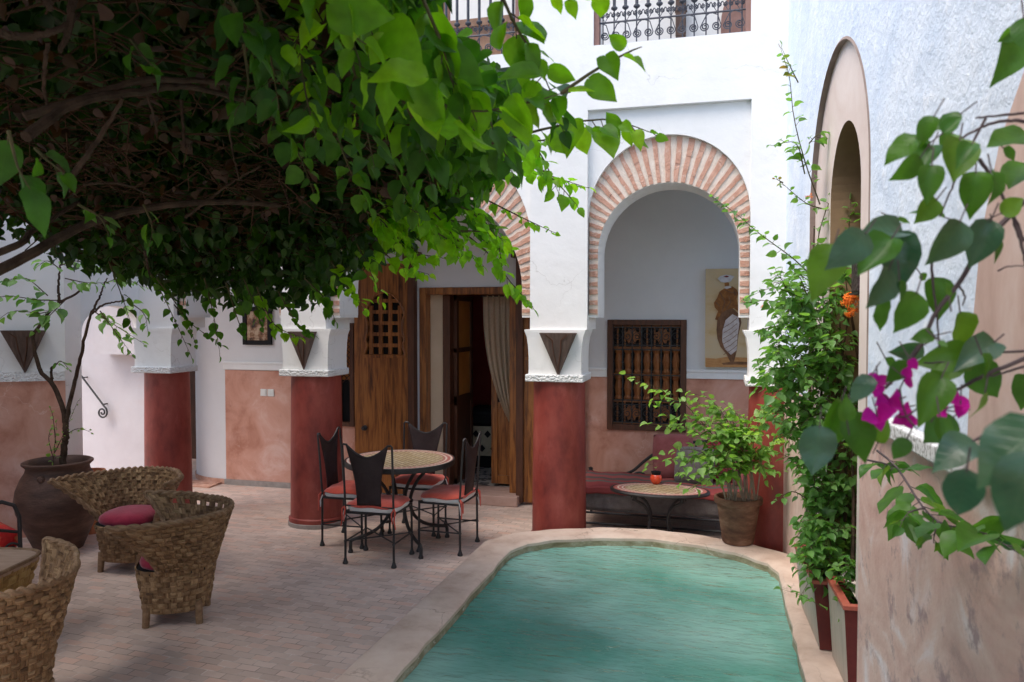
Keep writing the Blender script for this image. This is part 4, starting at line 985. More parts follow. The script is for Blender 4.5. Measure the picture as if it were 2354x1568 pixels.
# ------------------------------------------------------------------ wicker chairs
WGRP = 'woven tub chairs grouped at the left'
def wicker_mat(name, stops):
    m, nt, out = new_mat(name); L = nt.links.new
    b = N(nt, 'ShaderNodeBsdfPrincipled'); L(b.outputs[0], out.inputs[0]); b.inputs['Roughness'].default_value = .58; b.inputs['Specular IOR Level'].default_value = .3
    def mth(op, a, b_=None):
        q = N(nt, 'ShaderNodeMath', operation=op)
        for i, v in enumerate((a, b_)):
            if v is None: continue
            if isinstance(v, (int, float)): q.inputs[i].default_value = v
            else: L(v, q.inputs[i])
        return q.outputs[0]
    uv = N(nt, 'ShaderNodeUVMap', uv_map='weave'); s = N(nt, 'ShaderNodeSeparateXYZ'); L(uv.outputs[0], s.inputs[0]); u, v = s.outputs[0], s.outputs[1]
    fu, fv = mth('FLOOR', u), mth('FLOOR', v); par = mth('ABSOLUTE', mth('MODULO', mth('ADD', fu, fv), 2.0))
    cb = N(nt, 'ShaderNodeCombineXYZ'); L(fu, cb.inputs[0]); L(fv, cb.inputs[1]); wn = N(nt, 'ShaderNodeTexWhiteNoise'); L(cb.outputs[0], wn.inputs[0])
    # individual strands: three across each bundle
    cr = N(nt, 'ShaderNodeMix', data_type='FLOAT'); L(par, cr.inputs[0]); L(v, cr.inputs[2]); L(u, cr.inputs[3])
    st = mth('MULTIPLY', cr.outputs[0], 3.0); c2 = N(nt, 'ShaderNodeCombineXYZ'); L(mth('FLOOR', st), c2.inputs[0]); L(fu, c2.inputs[1]); L(fv, c2.inputs[2]); w2 = N(nt, 'ShaderNodeTexWhiteNoise'); L(c2.outputs[0], w2.inputs[0])
    tc = N(nt, 'ShaderNodeTexCoord'); nz = N(nt, 'ShaderNodeTexNoise', i_Scale=9, i_Detail=6); L(tc.outputs['Object'], nz.inputs[0])
    val = mth('ADD', mth('ADD', mth('MULTIPLY', wn.outputs[0], .30), mth('MULTIPLY', w2.outputs[0], .30)), mth('MULTIPLY', nz.outputs[0], .45))
    rp = ramp(nt, stops); L(val, rp.inputs[0]); L(rp.outputs[0], b.inputs['Base Color'])
    h = mth('ABSOLUTE', mth('SINE', mth('MULTIPLY', st, PI)))
    bp = N(nt, 'ShaderNodeBump', i_Strength=.8, i_Distance=.004); L(h, bp.inputs['Height']); L(bp.outputs[0], b.inputs['Normal'])
    return m
m_weave = wicker_mat('woven_strands', [(.2, (.085, .045, .021)), (.42, (.185, .105, .050)), (.6, (.27, .165, .082)), (.8, (.39, .26, .14))])
m_weave2 = wicker_mat('plaited_straw', [(.2, (.14, .075, .022)), (.5, (.32, .19, .06)), (.8, (.48, .33, .13))])
def weave_build(g, name, m, parent):
    o = g.build(name, m, parent, smooth=75, fix=False); me = o.data; uv = me.uv_layers.new(name='weave')
    li = np.zeros(len(me.loops), np.int32); me.loops.foreach_get('vertex_index', li); U = np.array(g.uv)[li]
    ls = np.zeros(len(me.polygons), np.int32); me.polygons.foreach_get('loop_start', ls)      # the seam: keep each face inside one turn
    for k in range(4):
        d = U[ls + k, 0] - U[ls, 0]; U[ls + k, 0] = np.where(d < -5, U[ls + k, 0] + g.nu, np.where(d > 5, U[ls + k, 0] - g.nu, U[ls + k, 0]))
    uv.data.foreach_set('uv', U.astype(np.float32).ravel()); return o
def weave_grid(fn, nu, nv, su, sv, amp, skip=None, closeu=False):
    """grid with over-under strands raised out of the surface; fn(u,v)->(point, normal)"""
    b = MB(); b.uv = []; b.nu = nu; NU, NV = nu * su, nv * sv; rr = random.Random(nu * 7 + nv)
    jit = [[rr.uniform(.6, 1.25) for _ in range(nu + 1)] for _ in range(nv + 1)]
    vs = []
    for j in range(NV + 1):
        for i in range(NU + (0 if closeu else 1)):
            u, v = i / NU, j / NV; p, n = fn(u, v); b.uv.append((u * nu, v * nv))
            ci, cj = min(i // su, nu - 1), min(j // sv, nv - 1); fu, fv = (i % su) / su, (j % sv) / sv
            if j == NV: fv = 0
            s = 1 if (ci + cj) % 2 == 0 else -.7
            h = amp * jit[cj][ci] * math.sin(PI * fv) ** .35 * math.sin(PI * fu) ** .3 if s > 0 else amp * (-.9 + .7 * math.sin(PI * fu) ** .5)
            if fv == 0: h = -amp * .7
            vs.append(tuple(p[k] + n[k] * h for k in range(3)))
    w = NU if closeu else NU + 1; fs = []
    for j in range(NV):
        for i in range(NU):
            if skip and skip(i // su, j // sv): continue
            fs.append((j * w + i, j * w + (i + 1) % w, (j + 1) * w + (i + 1) % w, (j + 1) * w + i))
    b.add(vs, fs); return b
def tub_chair(loc, rz, label, holes=False, k=1.0, rim_drop=.012):
    """faces local +Y"""
    t = thing('wicker_chair', label, 'armchair', (*loc, 0), rz, WGRP)
    ZS_, ZT_ = .36, .70
    def sq(a, r): # rounded square plan, a=0 at the back (-Y)
        s_, c_ = math.sin(a), -math.cos(a); q = (abs(s_) ** 2.6 + abs(c_) ** 2.6) ** (-1 / 2.6); q2 = 1
        return s_, c_, r * q
    def low(u, v):
        a = u * 2 * PI; z = .085 + (ZS_ - .085) * v; s_, c_, r = sq(a, .192 + .040 * v)
        z += .03 * (1 - v) * (math.cos(4 * a + PI) * .5 + .5) * 0
        return (s_ * r, c_ * r, z), (s_, c_, 0)
    w = weave_grid(low, 36, 8, 5, 5, .0075, closeu=True)
    weave_build(w, 'seat_base', m_weave, t)
    AM = math.radians(122)
    def up(u, v):
        a = (u * 2 - 1) * (AM * (.86 + .14 * v)); f = v ** 1.15
        s0, c0, r0 = sq(a, .233); s1, c1 = math.sin(a), -math.cos(a)
        k_ = max(0, (abs(a) - 1.1) / (AM - 1.1)); r1 = .335 + .20 * k_ ** 1.35
        x = s0 * r0 * (1 - f) + s1 * r1 * f; y = c0 * r0 * (1 - f) + c1 * r1 * f
        z = ZS_ + (ZT_ - ZS_ - rim_drop * (1 - k_)) * v
        return (x, y, z), (s1 * .9, c1 * .9, -.35)
    sk = (lambda i, j: j == 9 and i % 2 == 1 and 19 < i < 34) if holes else None
    g = weave_grid(up, 36, 11, 6, 5, .0075, skip=sk)
    o = weave_build(g, 'woven_back', m_weave, t)
    md = o.modifiers.new('thick', 'SOLIDIFY'); md.thickness = .016; md.offset = 0
    rim = MB(); top = [up(i / 60, 1)[0] for i in range(61)]; lf = [up(0, j / 14)[0] for j in range(15)]; rt = [up(1, j / 14)[0] for j in range(15)]
    path = lf + top[1:] + rt[::-1][1:]
    wr = random.Random(3)
    # braided binding: two strands twisted round each other
    C_ = curve_pts(path, 240); 
    for ph in (0, PI):
        pts = []
        for i, p in enumerate(C_):
            a = i * .62 + ph; pts.append((p[0] + .009 * math.cos(a), p[1] + .009 * math.cos(a) * .3, p[2] + .009 * math.sin(a)))
        rim.tube(pts, .0125, 6)
    rim.build('braided_rim', m_wicker, t, smooth=True)
    for sx in (-1, 1):
        for sy in (-1, 1):
            l = MB(); l.tube([(sx * .148, sy * .148, .15), (sx * .152, sy * .152, .05), (sx * .155, sy * .155, .001)], [.024, .023, .021], 8); l.build('leg', m_wicker, t, smooth=True)
    c = MB()
    c.lathe([(0, .352), (.18, .352), (.20, .365), (.207, .385), (.20, .41), (.17, .432), (.10, .442), (0, .444)], 36, expo=2.8); c.build('seat_cushion', m_maroon, t, smooth=True)
    s = MB(); s.lathe([(0, .335), (.22, .335), (.22, .351), (0, .351)], 36, expo=3.0); s.build('seat_board', m_black, t)
    return t
tub_chair((-3.31, 4.13), math.radians(118), 'woven tub chair standing nearest the pool, its back toward the dining table', holes=True)
tub_chair((-4.31, 4.88), math.radians(-172), 'woven tub chair with maroon seat in front of the big clay jar')
tub_chair((-3.28, 2.84), math.radians(82), 'woven tub chair cut off by the lower left corner of the photo')

def side_table():
    t = thing('wicker_table', 'low woven straw table with flat top among the tub chairs', 'table', (-4.17, 3.32, 0), math.radians(12))
    def side(u, v):
        a = u * 2 * PI; s_, c_ = math.cos(a), math.sin(a); q = (abs(s_) ** 5 + abs(c_) ** 5) ** (-1 / 5); r = (.26 + .10 * v) * q
        return (s_ * r, c_ * r, .06 + .42 * v), (s_, c_, 0)
    g = weave_grid(side, 60, 9, 2, 4, .008, closeu=True); weave_build(g, 'plaited_side', m_weave2, t)
    b = MB(); b.lathe([(0, .495), (.345, .495), (.36, .485), (.36, .465), (.34, .46)], 48, expo=5); b.build('top', m_tabletop, t)
    r = MB(); pts = [(.358 * math.cos(a) * (abs(math.cos(a)) ** 5 + abs(math.sin(a)) ** 5) ** -.2, .358 * math.sin(a) * (abs(math.cos(a)) ** 5 + abs(math.sin(a)) ** 5) ** -.2, .493) for a in [2 * PI * i / 64 for i in range(65)]]; r.tube(pts, .012, 6); r.build('rim', m_wicker, t)
    f = MB(); f.lathe([(.24, .001), (.26, .06)], 40, expo=5); f.build('foot', m_wicker, t)
m_tabletop = mat('faded_table_top', [(.30, .20, .14), (.42, .30, .22)], scale=6, rough=.7, stretch=(1, 5, 1))
side_table()
def red_armchair():
    t = thing('iron_armchair', 'black iron armchair with red cushion at the left edge beside the clay jar', 'armchair', (-4.93, 4.05, 0), math.radians(-25))
    b = MB()
    for sx in (-1, 1):
        x = sx * .27
        b.tube([(x, -.26, .0), (x, -.26, .62), (x, -.20, .66), (x, .14, .665), (x, .21, .63), (x, .24, .55), (x, .25, .0)], .014, 6)
        b.tube([(x, .24, .44), (x, .05, .50), (x, -.25, .47)], .011, 5)
        b.tube(spiral((x, .17, .36), .06, 1.3, PI / 2, 18), .008, 5) if False else b.tube([(x, .19 + .05 * math.cos(a) * (1 - a / 12), .33 + .05 * math.sin(a) * (1 - a / 12)) for a in [k * .4 for k in range(22)]], .008, 5)
    b.tube([(-.27, -.26, .62), (-.14, -.28, .80), (0, -.285, .85), (.14, -.28, .80), (.27, -.26, .62)], .012, 6)
    for y in (-.26, .25): b.tube([(-.27, y, .30), (.27, y, .30)], .011, 5)
    for i in range(5): b.tube([(-.2 + .1 * i, -.26, .3), (-.2 + .1 * i, -.28, .78 - .04 * abs(i - 2))], .008, 5)
    b.build('iron_frame', m_iron, t, smooth=True)
    c = MB(); c.box(-.25, .25, -.24, .25, .31, .46); c.build('seat_cushion', m_redsilk, t, bevel=.045, smooth=True)
m_redsilk = mat('bright_red_silk', [(.42, (.45, .012, .012)), (.55, (.60, .022, .018)), (.66, (.50, .30, .12))], scale=9, rough=.5, bump=.3, bscale=30)
red_armchair()

def clay_jar():
    t = thing('clay_jar', 'tall dark brown clay jar with a small tree growing in it', 'jar', (-5.24, 5.12, 0)); KR, KZ = 1.068, .895
    b = MB()
    b.lathe([(.165, .001), (.185, .06), (.235, .20), (.285, .36), (.298, .46), (.285, .56), (.252, .66), (.222, .72), (.215, .755), (.230, .775), (.244, .79), (.244, .805), (.230, .814), (.213, .806), (.20, .76), (.195, .70)], 48, close=False)
    b.v = [(p[0] * KR, p[1] * KR, p[2] * KZ) for p in b.v]
    b.build('body', m_jar, t, smooth=60)
    s = MB(); s.lathe([(0, .715 * KZ), (.196 * KR, .72 * KZ)], 32, close=False); s.build('soil', m_soil, t)
    for a in (math.radians(-72), math.radians(108)):
        h = MB(); h.lathe([(0, 0), (.028, .0), (.030, .02), (.022, .035), (0, .04)], 12); ca, sa = math.cos(a), math.sin(a)
        h.v = [((.222 * KR + p[2]) * ca - p[0] * sa, (.222 * KR + p[2]) * sa + p[0] * ca, .69 * KZ + p[1]) for p in h.v]; h.build('lug', m_jar, t, smooth=True)
    o = thing('terracotta_pot', 'small orange terracotta pot peeping out behind the clay jar', 'pot', (-5.335, 5.56, 0))
    b = MB(); b.lathe([(.07, .001), (.09, .18), (.105, .50), (.118, .50), (.118, .555), (.10, .555), (.097, .45)], 28, close=False); b.build('body', m_orange_clay, o, smooth=40)
m_orange_clay = mat('orange_terracotta', [(.42, .14, .06), (.55, .22, .11)], scale=6, rough=.8, bump=.2)
clay_jar()

# ------------------------------------------------------------------ dining set
def mosaic(name, r_in, rx, ry):
    m, nt, out = new_mat(name); L = nt.links.new
    b = N(nt, 'ShaderNodeBsdfPrincipled'); L(b.outputs[0], out.inputs[0]); b.inputs['Roughness'].default_value = .45
    tc = N(nt, 'ShaderNodeTexCoord'); mp = N(nt, 'ShaderNodeMapping'); mp.inputs['Rotation'].default_value = (0, 0, .7); L(tc.outputs['Object'], mp.inputs[0])
    br = N(nt, 'ShaderNodeTexBrick', i_Scale=1.0, offset=0.0); L(mp.outputs[0], br.inputs[0]); br.inputs['Brick Width'].default_value = .066; br.inputs['Row Height'].default_value = .040; br.inputs['Mortar Size'].default_value = .0055
    br.inputs['Color1'].default_value = (.42, .33, .17, 1); br.inputs['Color2'].default_value = (.55, .47, .31, 1); br.inputs['Mortar'].default_value = (.16, .075, .045, 1)
    sc_ = N(nt, 'ShaderNodeVectorMath', operation='MULTIPLY'); sc_.inputs[1].default_value = (1 / rx, 1 / ry, 0); L(tc.outputs['Object'], sc_.inputs[0])
    ln = N(nt, 'ShaderNodeVectorMath', operation='LENGTH'); L(sc_.outputs[0], ln.inputs[0])
    rr = ramp(nt, [(0, (0, 0, 0)), (r_in, (.30, .03, .03)), (r_in + .035, (.62, .55, .47)), (r_in + .07, (.33, .04, .035)), (r_in + .13, (.60, .52, .44)), (r_in + .165, (.33, .04, .035))]); rr.color_ramp.interpolation = 'CONSTANT'; L(ln.outputs['Value'], rr.inputs[0])
    gt = N(nt, 'ShaderNodeMath', operation='GREATER_THAN'); gt.inputs[1].default_value = r_in; L(ln.outputs['Value'], gt.inputs[0])
    mx = N(nt, 'ShaderNodeMix', data_type='RGBA'); L(gt.outputs[0], mx.inputs[0]); L(br.outputs[0], mx.inputs[6]); L(rr.outputs[0], mx.inputs[7])
    # radial joints in the border
    sep = N(nt, 'ShaderNodeSeparateXYZ'); L(sc_.outputs[0], sep.inputs[0]); at2 = N(nt, 'ShaderNodeMath', operation='ARCTAN2'); L(sep.outputs[1], at2.inputs[0]); L(sep.outputs[0], at2.inputs[1])
    mu = N(nt, 'ShaderNodeMath', operation='MULTIPLY'); mu.inputs[1].default_value = 60 / (2 * PI); L(at2.outputs[0], mu.inputs[0]); fr = N(nt, 'ShaderNodeMath', operation='FRACT'); L(mu.outputs[0], fr.inputs[0])
    lt = N(nt, 'ShaderNodeMath', operation='LESS_THAN'); lt.inputs[1].default_value = .32; L(fr.outputs[0], lt.inputs[0]); an = N(nt, 'ShaderNodeMath', operation='MULTIPLY'); L(lt.outputs[0], an.inputs[0]); L(gt.outputs[0], an.inputs[1])
    an2 = N(nt, 'ShaderNodeMath', operation='MULTIPLY'); an2.inputs[1].default_value = .55; L(an.outputs[0], an2.inputs[0])
    m3 = N(nt, 'ShaderNodeMix', data_type='RGBA'); L(an2.outputs[0], m3.inputs[0]); L(mx.outputs[2], m3.inputs[6]); m3.inputs[7].default_value = (.55, .45, .36, 1)
    L(m3.outputs[2], b.inputs['Base Color'])
    return m
def dining_table():
    t = thing('round_table', 'round mosaic table on curved iron legs between four dining chairs', 'table', (-2.555, 5.93, 0))
    R = .455
    b = MB(); b.lathe([(0, .722), (R - .012, .722), (R - .012, .71), (0, .71)], 64); b.build('mosaic_top', mosaic('mosaic_round', .79, R, R), t)
    b = MB(); b.lathe([(R - .012, .70), (R - .012, .724), (R, .724), (R + .004, .705), (R, .682), (R - .03, .682), (R - .03, .70)], 64, close=False); b.tube([(.30 * math.cos(a), .30 * math.sin(a), .672) for a in [2 * PI * k / 32 for k in range(33)]], .010, 5); b.build('iron_rim', m_iron, t, smooth=40)
    for k in range(4):
        a = PI / 4 + k * PI / 2; ca, sa = math.cos(a), math.sin(a)
        pr = [(.36, .69), (.27, .63), (.16, .53), (.10, .42), (.09, .33), (.12, .24), (.20, .165), (.30, .125), (.40, .105), (.425, .095), (.43, .05), (.43, .002)]
        C_ = curve_pts([(r * ca, r * sa, z) for r, z in pr], 40)
        l = MB(); l.tube([tuple(q) for q in C_], .0145, 8); l.lathe([(.02, .0), (.022, .012), (.014, .03)], 10, c=(.43 * ca, .43 * sa)); l.build('leg', m_iron, t, smooth=True)
    c = MB(); c.tube([(.10 * math.cos(a), .10 * math.sin(a), .37) for a in [2 * PI * k / 20 for k in range(21)]], .010, 5); c.build('leg_ring', m_iron, t, smooth=True)
dining_table()
DGRP = 'iron and leather dining chairs round the mosaic table'
def dining_chair():
    t = thing('dining_chair', 'dark leather and iron dining chair', 'chair', (0, 0, 0), 0, DGRP)
    for sx in (-1, 1):
        for sy in (-1, 1):
            l = MB(); x, y = sx * .20, sy * .175
            l.tube([(x, y, .42), (x * 1.01, y * 1.02, .0)], [.0095, .0095], 7)
            l.lathe([(.021, .001), (.022, .012), (.016, .024), (.009, .05)], 10, c=(x * 1.01, y * 1.02))
            l.lathe([(.010, .170), (.015, .178), (.010, .186)], 8, c=(x * 1.006, y * 1.01)); l.build('leg', m_iron, t, smooth=True)
    f = MB(); z = .405
    f.tube([(-.2, -.175, z), (.2, -.175, z), (.2, .175, z), (-.2, .175, z), (-.2, -.175, z)], .009, 6); f.build('seat_frame', m_iron, t)
    s = MB(); z = .178
    for sx in (-1, 1): s.tube([(sx * .2, -.177, z), (sx * .2, .177, z)], .0065, 5)
    s.tube([(-.2, -.177, z), (.2, .177, z)], .006, 5); s.tube([(.2, -.177, z + .012), (-.2, .177, z + .012)], .006, 5); s.build('stretcher', m_iron, t)
    b = MB()
    for sx in (-1, 1): b.tube([(sx * .2, -.175, .42), (sx * .203, -.192, .70), (sx * .205, -.21, .925), (sx * .195, -.214, .935), (sx * .165, -.212, .93)], .0088, 7)
    b.tube([(-.2, -.177, .455), (.2, -.177, .455)], .007, 6); b.build('back_frame', m_iron, t, smooth=True)
    def topz(x): return .838 + .098 * abs(x / .175) ** 1.7
    def wid(v): 
        return .175 - .075 * math.sin(min(1, (1 - v) * 1.15) * PI / 2) ** 1.1 if v < 1 else .175
    L = MB()
    def pan(u, v):
        x = (u * 2 - 1) * wid(v); xt = (u * 2 - 1) * .175; zt = topz(xt); z = .46 + (zt - .46) * v
        y = -.178 - .036 * (z - .46) / .47 - .022 * math.cos((u - .5) * PI) * math.sin(v * PI * .9)
        return (x, y, z)
    L.grid(pan, 14, 18); o = L.build('leather_back', m_leather, t, smooth='all', fix=False); md = o.modifiers.new('thick', 'SOLIDIFY'); md.thickness = .007; md.offset = 0
    e = MB(); e.tube([pan(i / 20, 1) for i in range(21)], .0072, 6); e.build('top_edge', m_iron, t, smooth=True)
    c = MB()
    def cush(zs, m, nm, par, puff):
        q = MB(); q.lathe(zs, 40, expo=5.5)
        q.v = [(p[0], p[1] * .88, p[2] + .006 * math.sin(p[0] * 30 + 1) * math.sin(p[1] * 26) * puff) for p in q.v]
        q.build(nm, m, par, smooth=50); 
    cush([(0, .443), (.205, .443), (.216, .452), (.205, .466), (.15, .482), (.07, .49), (0, .492)], m_redcloth, 'seat_cushion', t, 1)
    cush([(0, .412), (.198, .412), (.208, .428), (.206, .443), (0, .443)], m_whitecloth, 'cushion_lining', t, .4)
    for sx in (-1, 1):
        k = MB(); x = sx * .205
        k.tube([(x, -.18, .45), (x + sx * .016, -.195, .43), (x + sx * .01, -.20, .36), (x + sx * .022, -.20, .30)], [.006, .007, .006, .004], 5); k.tube([(x, -.18, .45), (x - sx * .012, -.20, .42), (x - sx * .004, -.205, .34)], [.006, .006, .004], 5); k.build('tie_ribbon', m_redcloth, t, smooth=True)
        k = MB(); k.tube([(x, -.17, .43), (x + sx * .014, -.185, .38), (x + sx * .006, -.187, .33), (x - sx * .006, -.185, .37), (x, -.172, .42)], .0045, 5); k.build('white_tie', m_whitecloth, t, smooth=True)
    return t
_dc = dining_chair()
for i, (x, y, rz, lb) in enumerate((
        (-2.565, 5.535, 0, 'dining chair nearest the viewer, its dark leather back covering part of the table'),
        (-3.00, 5.94, -PI / 2, 'dining chair left of the mosaic table, standing against the red column'),
        (-2.145, 5.98, PI / 2, 'dining chair right of the mosaic table, its back seen edge on'),
        (-2.585, 6.40, PI, 'dining chair on the far side of the mosaic table, nearest the doorway'))):
    o = _dc if i == 0 else copy_tree(_dc)
    o.location = (x, y, 0); o.rotation_euler = (0, 0, rz + (0, .03, -.04, .05)[i]); o['label'] = lb

# ------------------------------------------------------------------ daybed, low table
def daybed():
    t = thing('daybed', 'low iron daybed with red and grey mattress under the grille window', 'daybed', (0, 0, 0))
    x0, x1, y0, y1 = -1.22, .42, 6.80, 7.44
    zt = .40; zb = .165
    b = MB(); b.box(x0, x1, y0, y1, zb, zt - .02)
    b.build('mattress', m_grey_cloth, t, bevel=.04, smooth=True)
    q = MB()
    def cov(u, v):
        x = x0 - .004 + (x1 - x0 + .008) * u; s = v
        y, z = (y1 - (y1 - y0 + .006) * min(1, s / .85), zt - .012) if s < .85 else (y0 - .008, zt - .012 - (s - .85) / .15 * .055)
        return (x, y, z + .004 * math.sin(x * 17 + y * 9) + .003 * math.sin(x * 41))
    q.grid(cov, 60, 24); o = q.build('red_cover', m_stripe, t, smooth=30, fix=False); md = o.modifiers.new('thick', 'SOLIDIFY'); md.thickness = .012
    f = MB()
    for z in (.155, .06): f.tube([(x0, y0, z), (x1, y0, z)], .011, 6); f.tube([(x0, y1, z), (x1, y1, z)], .011, 6)
    for x in (x0, x1): f.tube([(x, y0, .155), (x, y1, .155)], .011, 6)
    f.build('iron_frame', m_iron, t)
    for x in (x0 + .03, x1 - .03):
        for y in (y0, y1): l = MB(); l.tube([(x, y, .16), (x, y, .001)], .013, 6); l.build('leg', m_iron, t)
    k = MB()
    pts = [at(x, y, Y=7.46) for x, y in ((1358, 1092), (1410, 1092), (1450, 1085), (1485, 1057), (1520, 1034), (1560, 1021), (1620, 1015), (1690, 1017), (1740, 1018))]
    k.tube([tuple(p) for p in curve_pts(pts, 50)], .014, 7)
    p = at(1358, 1092, Y=7.46); k.tube([(p[0], p[1], .16), (p[0], p[1], p[2] + .03)], .013, 6); k.lathe([(.008, p[2] + .03), (.024, p[2] + .045), (.018, p[2] + .062), (.026, p[2] + .07), (.0, p[2] + .085)], 10, c=(p[0], p[1]))
    for x, y in ((1450, 1085), (1520, 1034), (1600, 1016), (1690, 1017)): p = at(x, y, Y=7.46); k.tube([(p[0], p[1], p[2]), (p[0], p[1], .16)], .010, 5)
    p = at(1470, 1095, Y=7.45); k.tube([(p[0] + .085 * math.cos(a), p[1], p[2] - .05 + .09 * math.sin(a)) for a in [PI * j / 12 for j in range(13)]], .009, 5)
    k.build('backrest', m_iron, t, smooth=True)
    CG = 'loose cushions leaning on the daybed'
    def cushion(nm, x, y, z, s, m, lean, rz, label, h=1.0):
        o = MB()
        def cu(u, v):
            a, c = u * 2 - 1, v * 2 - 1; e = (1 - a ** 4) * (1 - c ** 4)
            return (a * s * (1 - .06 * c * c), -.065 * e ** .6, c * s * h * (1 - .06 * a * a))
        def cv(u, v): p = cu(u, v); return (p[0], -p[1], p[2])
        o.grid(cu, 14, 14); o.grid(cv, 14, 14); ob = o.build(nm, m, smooth='all'); ob.location = (x, y, z + s * h * math.cos(lean)); ob.rotation_euler = (-lean, 0, rz); tag(ob, label, 'cushion', CG)
    cushion('cushion', -.40, 7.33, zt, .19, m_dustyred, .28, .1, 'faded red square cushion at the left of the daybed cushions', 1.1)
    cushion('cushion', -.20, 7.19, zt, .18, m_grey_cloth, .45, -.15, 'grey brown cushion leaning on the faded red one', .95)
    cushion('cushion', .10, 7.30, zt, .20, m_maroon, .3, .05, 'maroon cushion on the daybed behind the potted shrub', 1.0)
    cushion('cushion', .30, 7.14, zt, .165, m_dustyred, .5, -.25, 'small faded red cushion at the right end of the daybed', .85)
def stripe_mat():
    m, nt, out = new_mat('striped_red_cover'); L = nt.links.new
    b = N(nt, 'ShaderNodeBsdfPrincipled'); L(b.outputs[0], out.inputs[0]); b.inputs['Roughness'].default_value = .95; b.inputs['Specular IOR Level'].default_value = .1
    tc = N(nt, 'ShaderNodeTexCoord'); sp = N(nt, 'ShaderNodeSeparateXYZ'); L(tc.outputs['Object'], sp.inputs[0])
    mr = N(nt, 'ShaderNodeMapRange'); mr.inputs[1].default_value = 6.78; mr.inputs[2].default_value = 7.46; L(sp.outputs[1], mr.inputs[0])
    r = ramp(nt, [(0, (.27, .060, .058)), (.26, (.13, .115, .10)), (.36, (.27, .065, .06)), (.45, (.11, .09, .08)), (.58, (.30, .085, .08)), (.74, (.13, .105, .10)), (.86, (.27, .07, .068))]); r.color_ramp.interpolation = 'CONSTANT'; L(mr.outputs[0], r.inputs[0]); L(r.outputs[0], b.inputs['Base Color'])
    n = N(nt, 'ShaderNodeTexNoise', i_Scale=70); L(tc.outputs['Object'], n.inputs[0]); bp = N(nt, 'ShaderNodeBump', i_Strength=.5, i_Distance=.004); L(n.outputs[0], bp.inputs['Height']); L(bp.outputs[0], b.inputs['Normal'])
    return m
m_stripe = stripe_mat()
daybed()
def low_table():
    p = at(1516, 1124, Z=.46); rx, ry = .40, .235
    t = thing('oval_table', 'low oval mosaic table on scrolled iron legs in front of the daybed', 'table', (p[0], p[1], 0))
    b = MB(); b.lathe([(0, .46), (1, .46), (1, .45), (0, .45)], 56); b.v = [(q[0] * (rx - .012), q[1] * (ry - .012), q[2]) for q in b.v]; b.build('mosaic_top', mosaic('mosaic_oval', .72, rx, ry), t)
    b = MB(); b.tube([(rx * math.cos(a), ry * math.sin(a), .447) for a in [2 * PI * k / 56 for k in range(57)]], .016, 7); b.build('iron_rim', m_iron, t, smooth=True)
    for sx in (-1, 1):
        for sy in (-1, 1):
            C_ = curve_pts([(sx * .20, sy * .12, .44), (sx * .19, sy * .11, .38), (sx * .12, sy * .08, .33), (sx * .075, sy * .06, .24), (sx * .085, sy * .07, .13), (sx * .13, sy * .12, .03), (sx * .15, sy * .14, .003)], 24)
            l = MB(); l.tube([tuple(q) for q in C_], .013, 7); l.tube([(sx * .20 + .022 * math.cos(a) * sx, sy * .12, .40 + .022 * math.sin(a)) for a in [k * .5 for k in range(12)]], .006, 5); l.build('leg', m_iron, t, smooth=True)
    c = MB(); c.tube([(-.08, 0, .2), (.08, 0, .2)], .01, 6); c.tube([(-.08, -.065, .2), (-.08, .065, .2)], .01, 6); c.tube([(.08, -.065, .2), (.08, .065, .2)], .01, 6); c.build('leg_brace', m_iron, t)
    q = at(1508, 1112, Z=.462)
    o = thing('small_red_pot', 'small round red pot with dark neck on the low oval table', 'pot', (q[0], q[1], .462))
    b = MB(); b.lathe([(0, .0), (.026, .0), (.044, .022), (.052, .045), (.046, .07), (.036, .082)], 24, close=False); b.build('body', m_potred, o, smooth=60)
    b = MB(); b.lathe([(.037, .081), (.040, .098), (.044, .106), (.038, .107), (.033, .09)], 24, close=False); b.build('neck', m_black, o, smooth=60)
low_table()

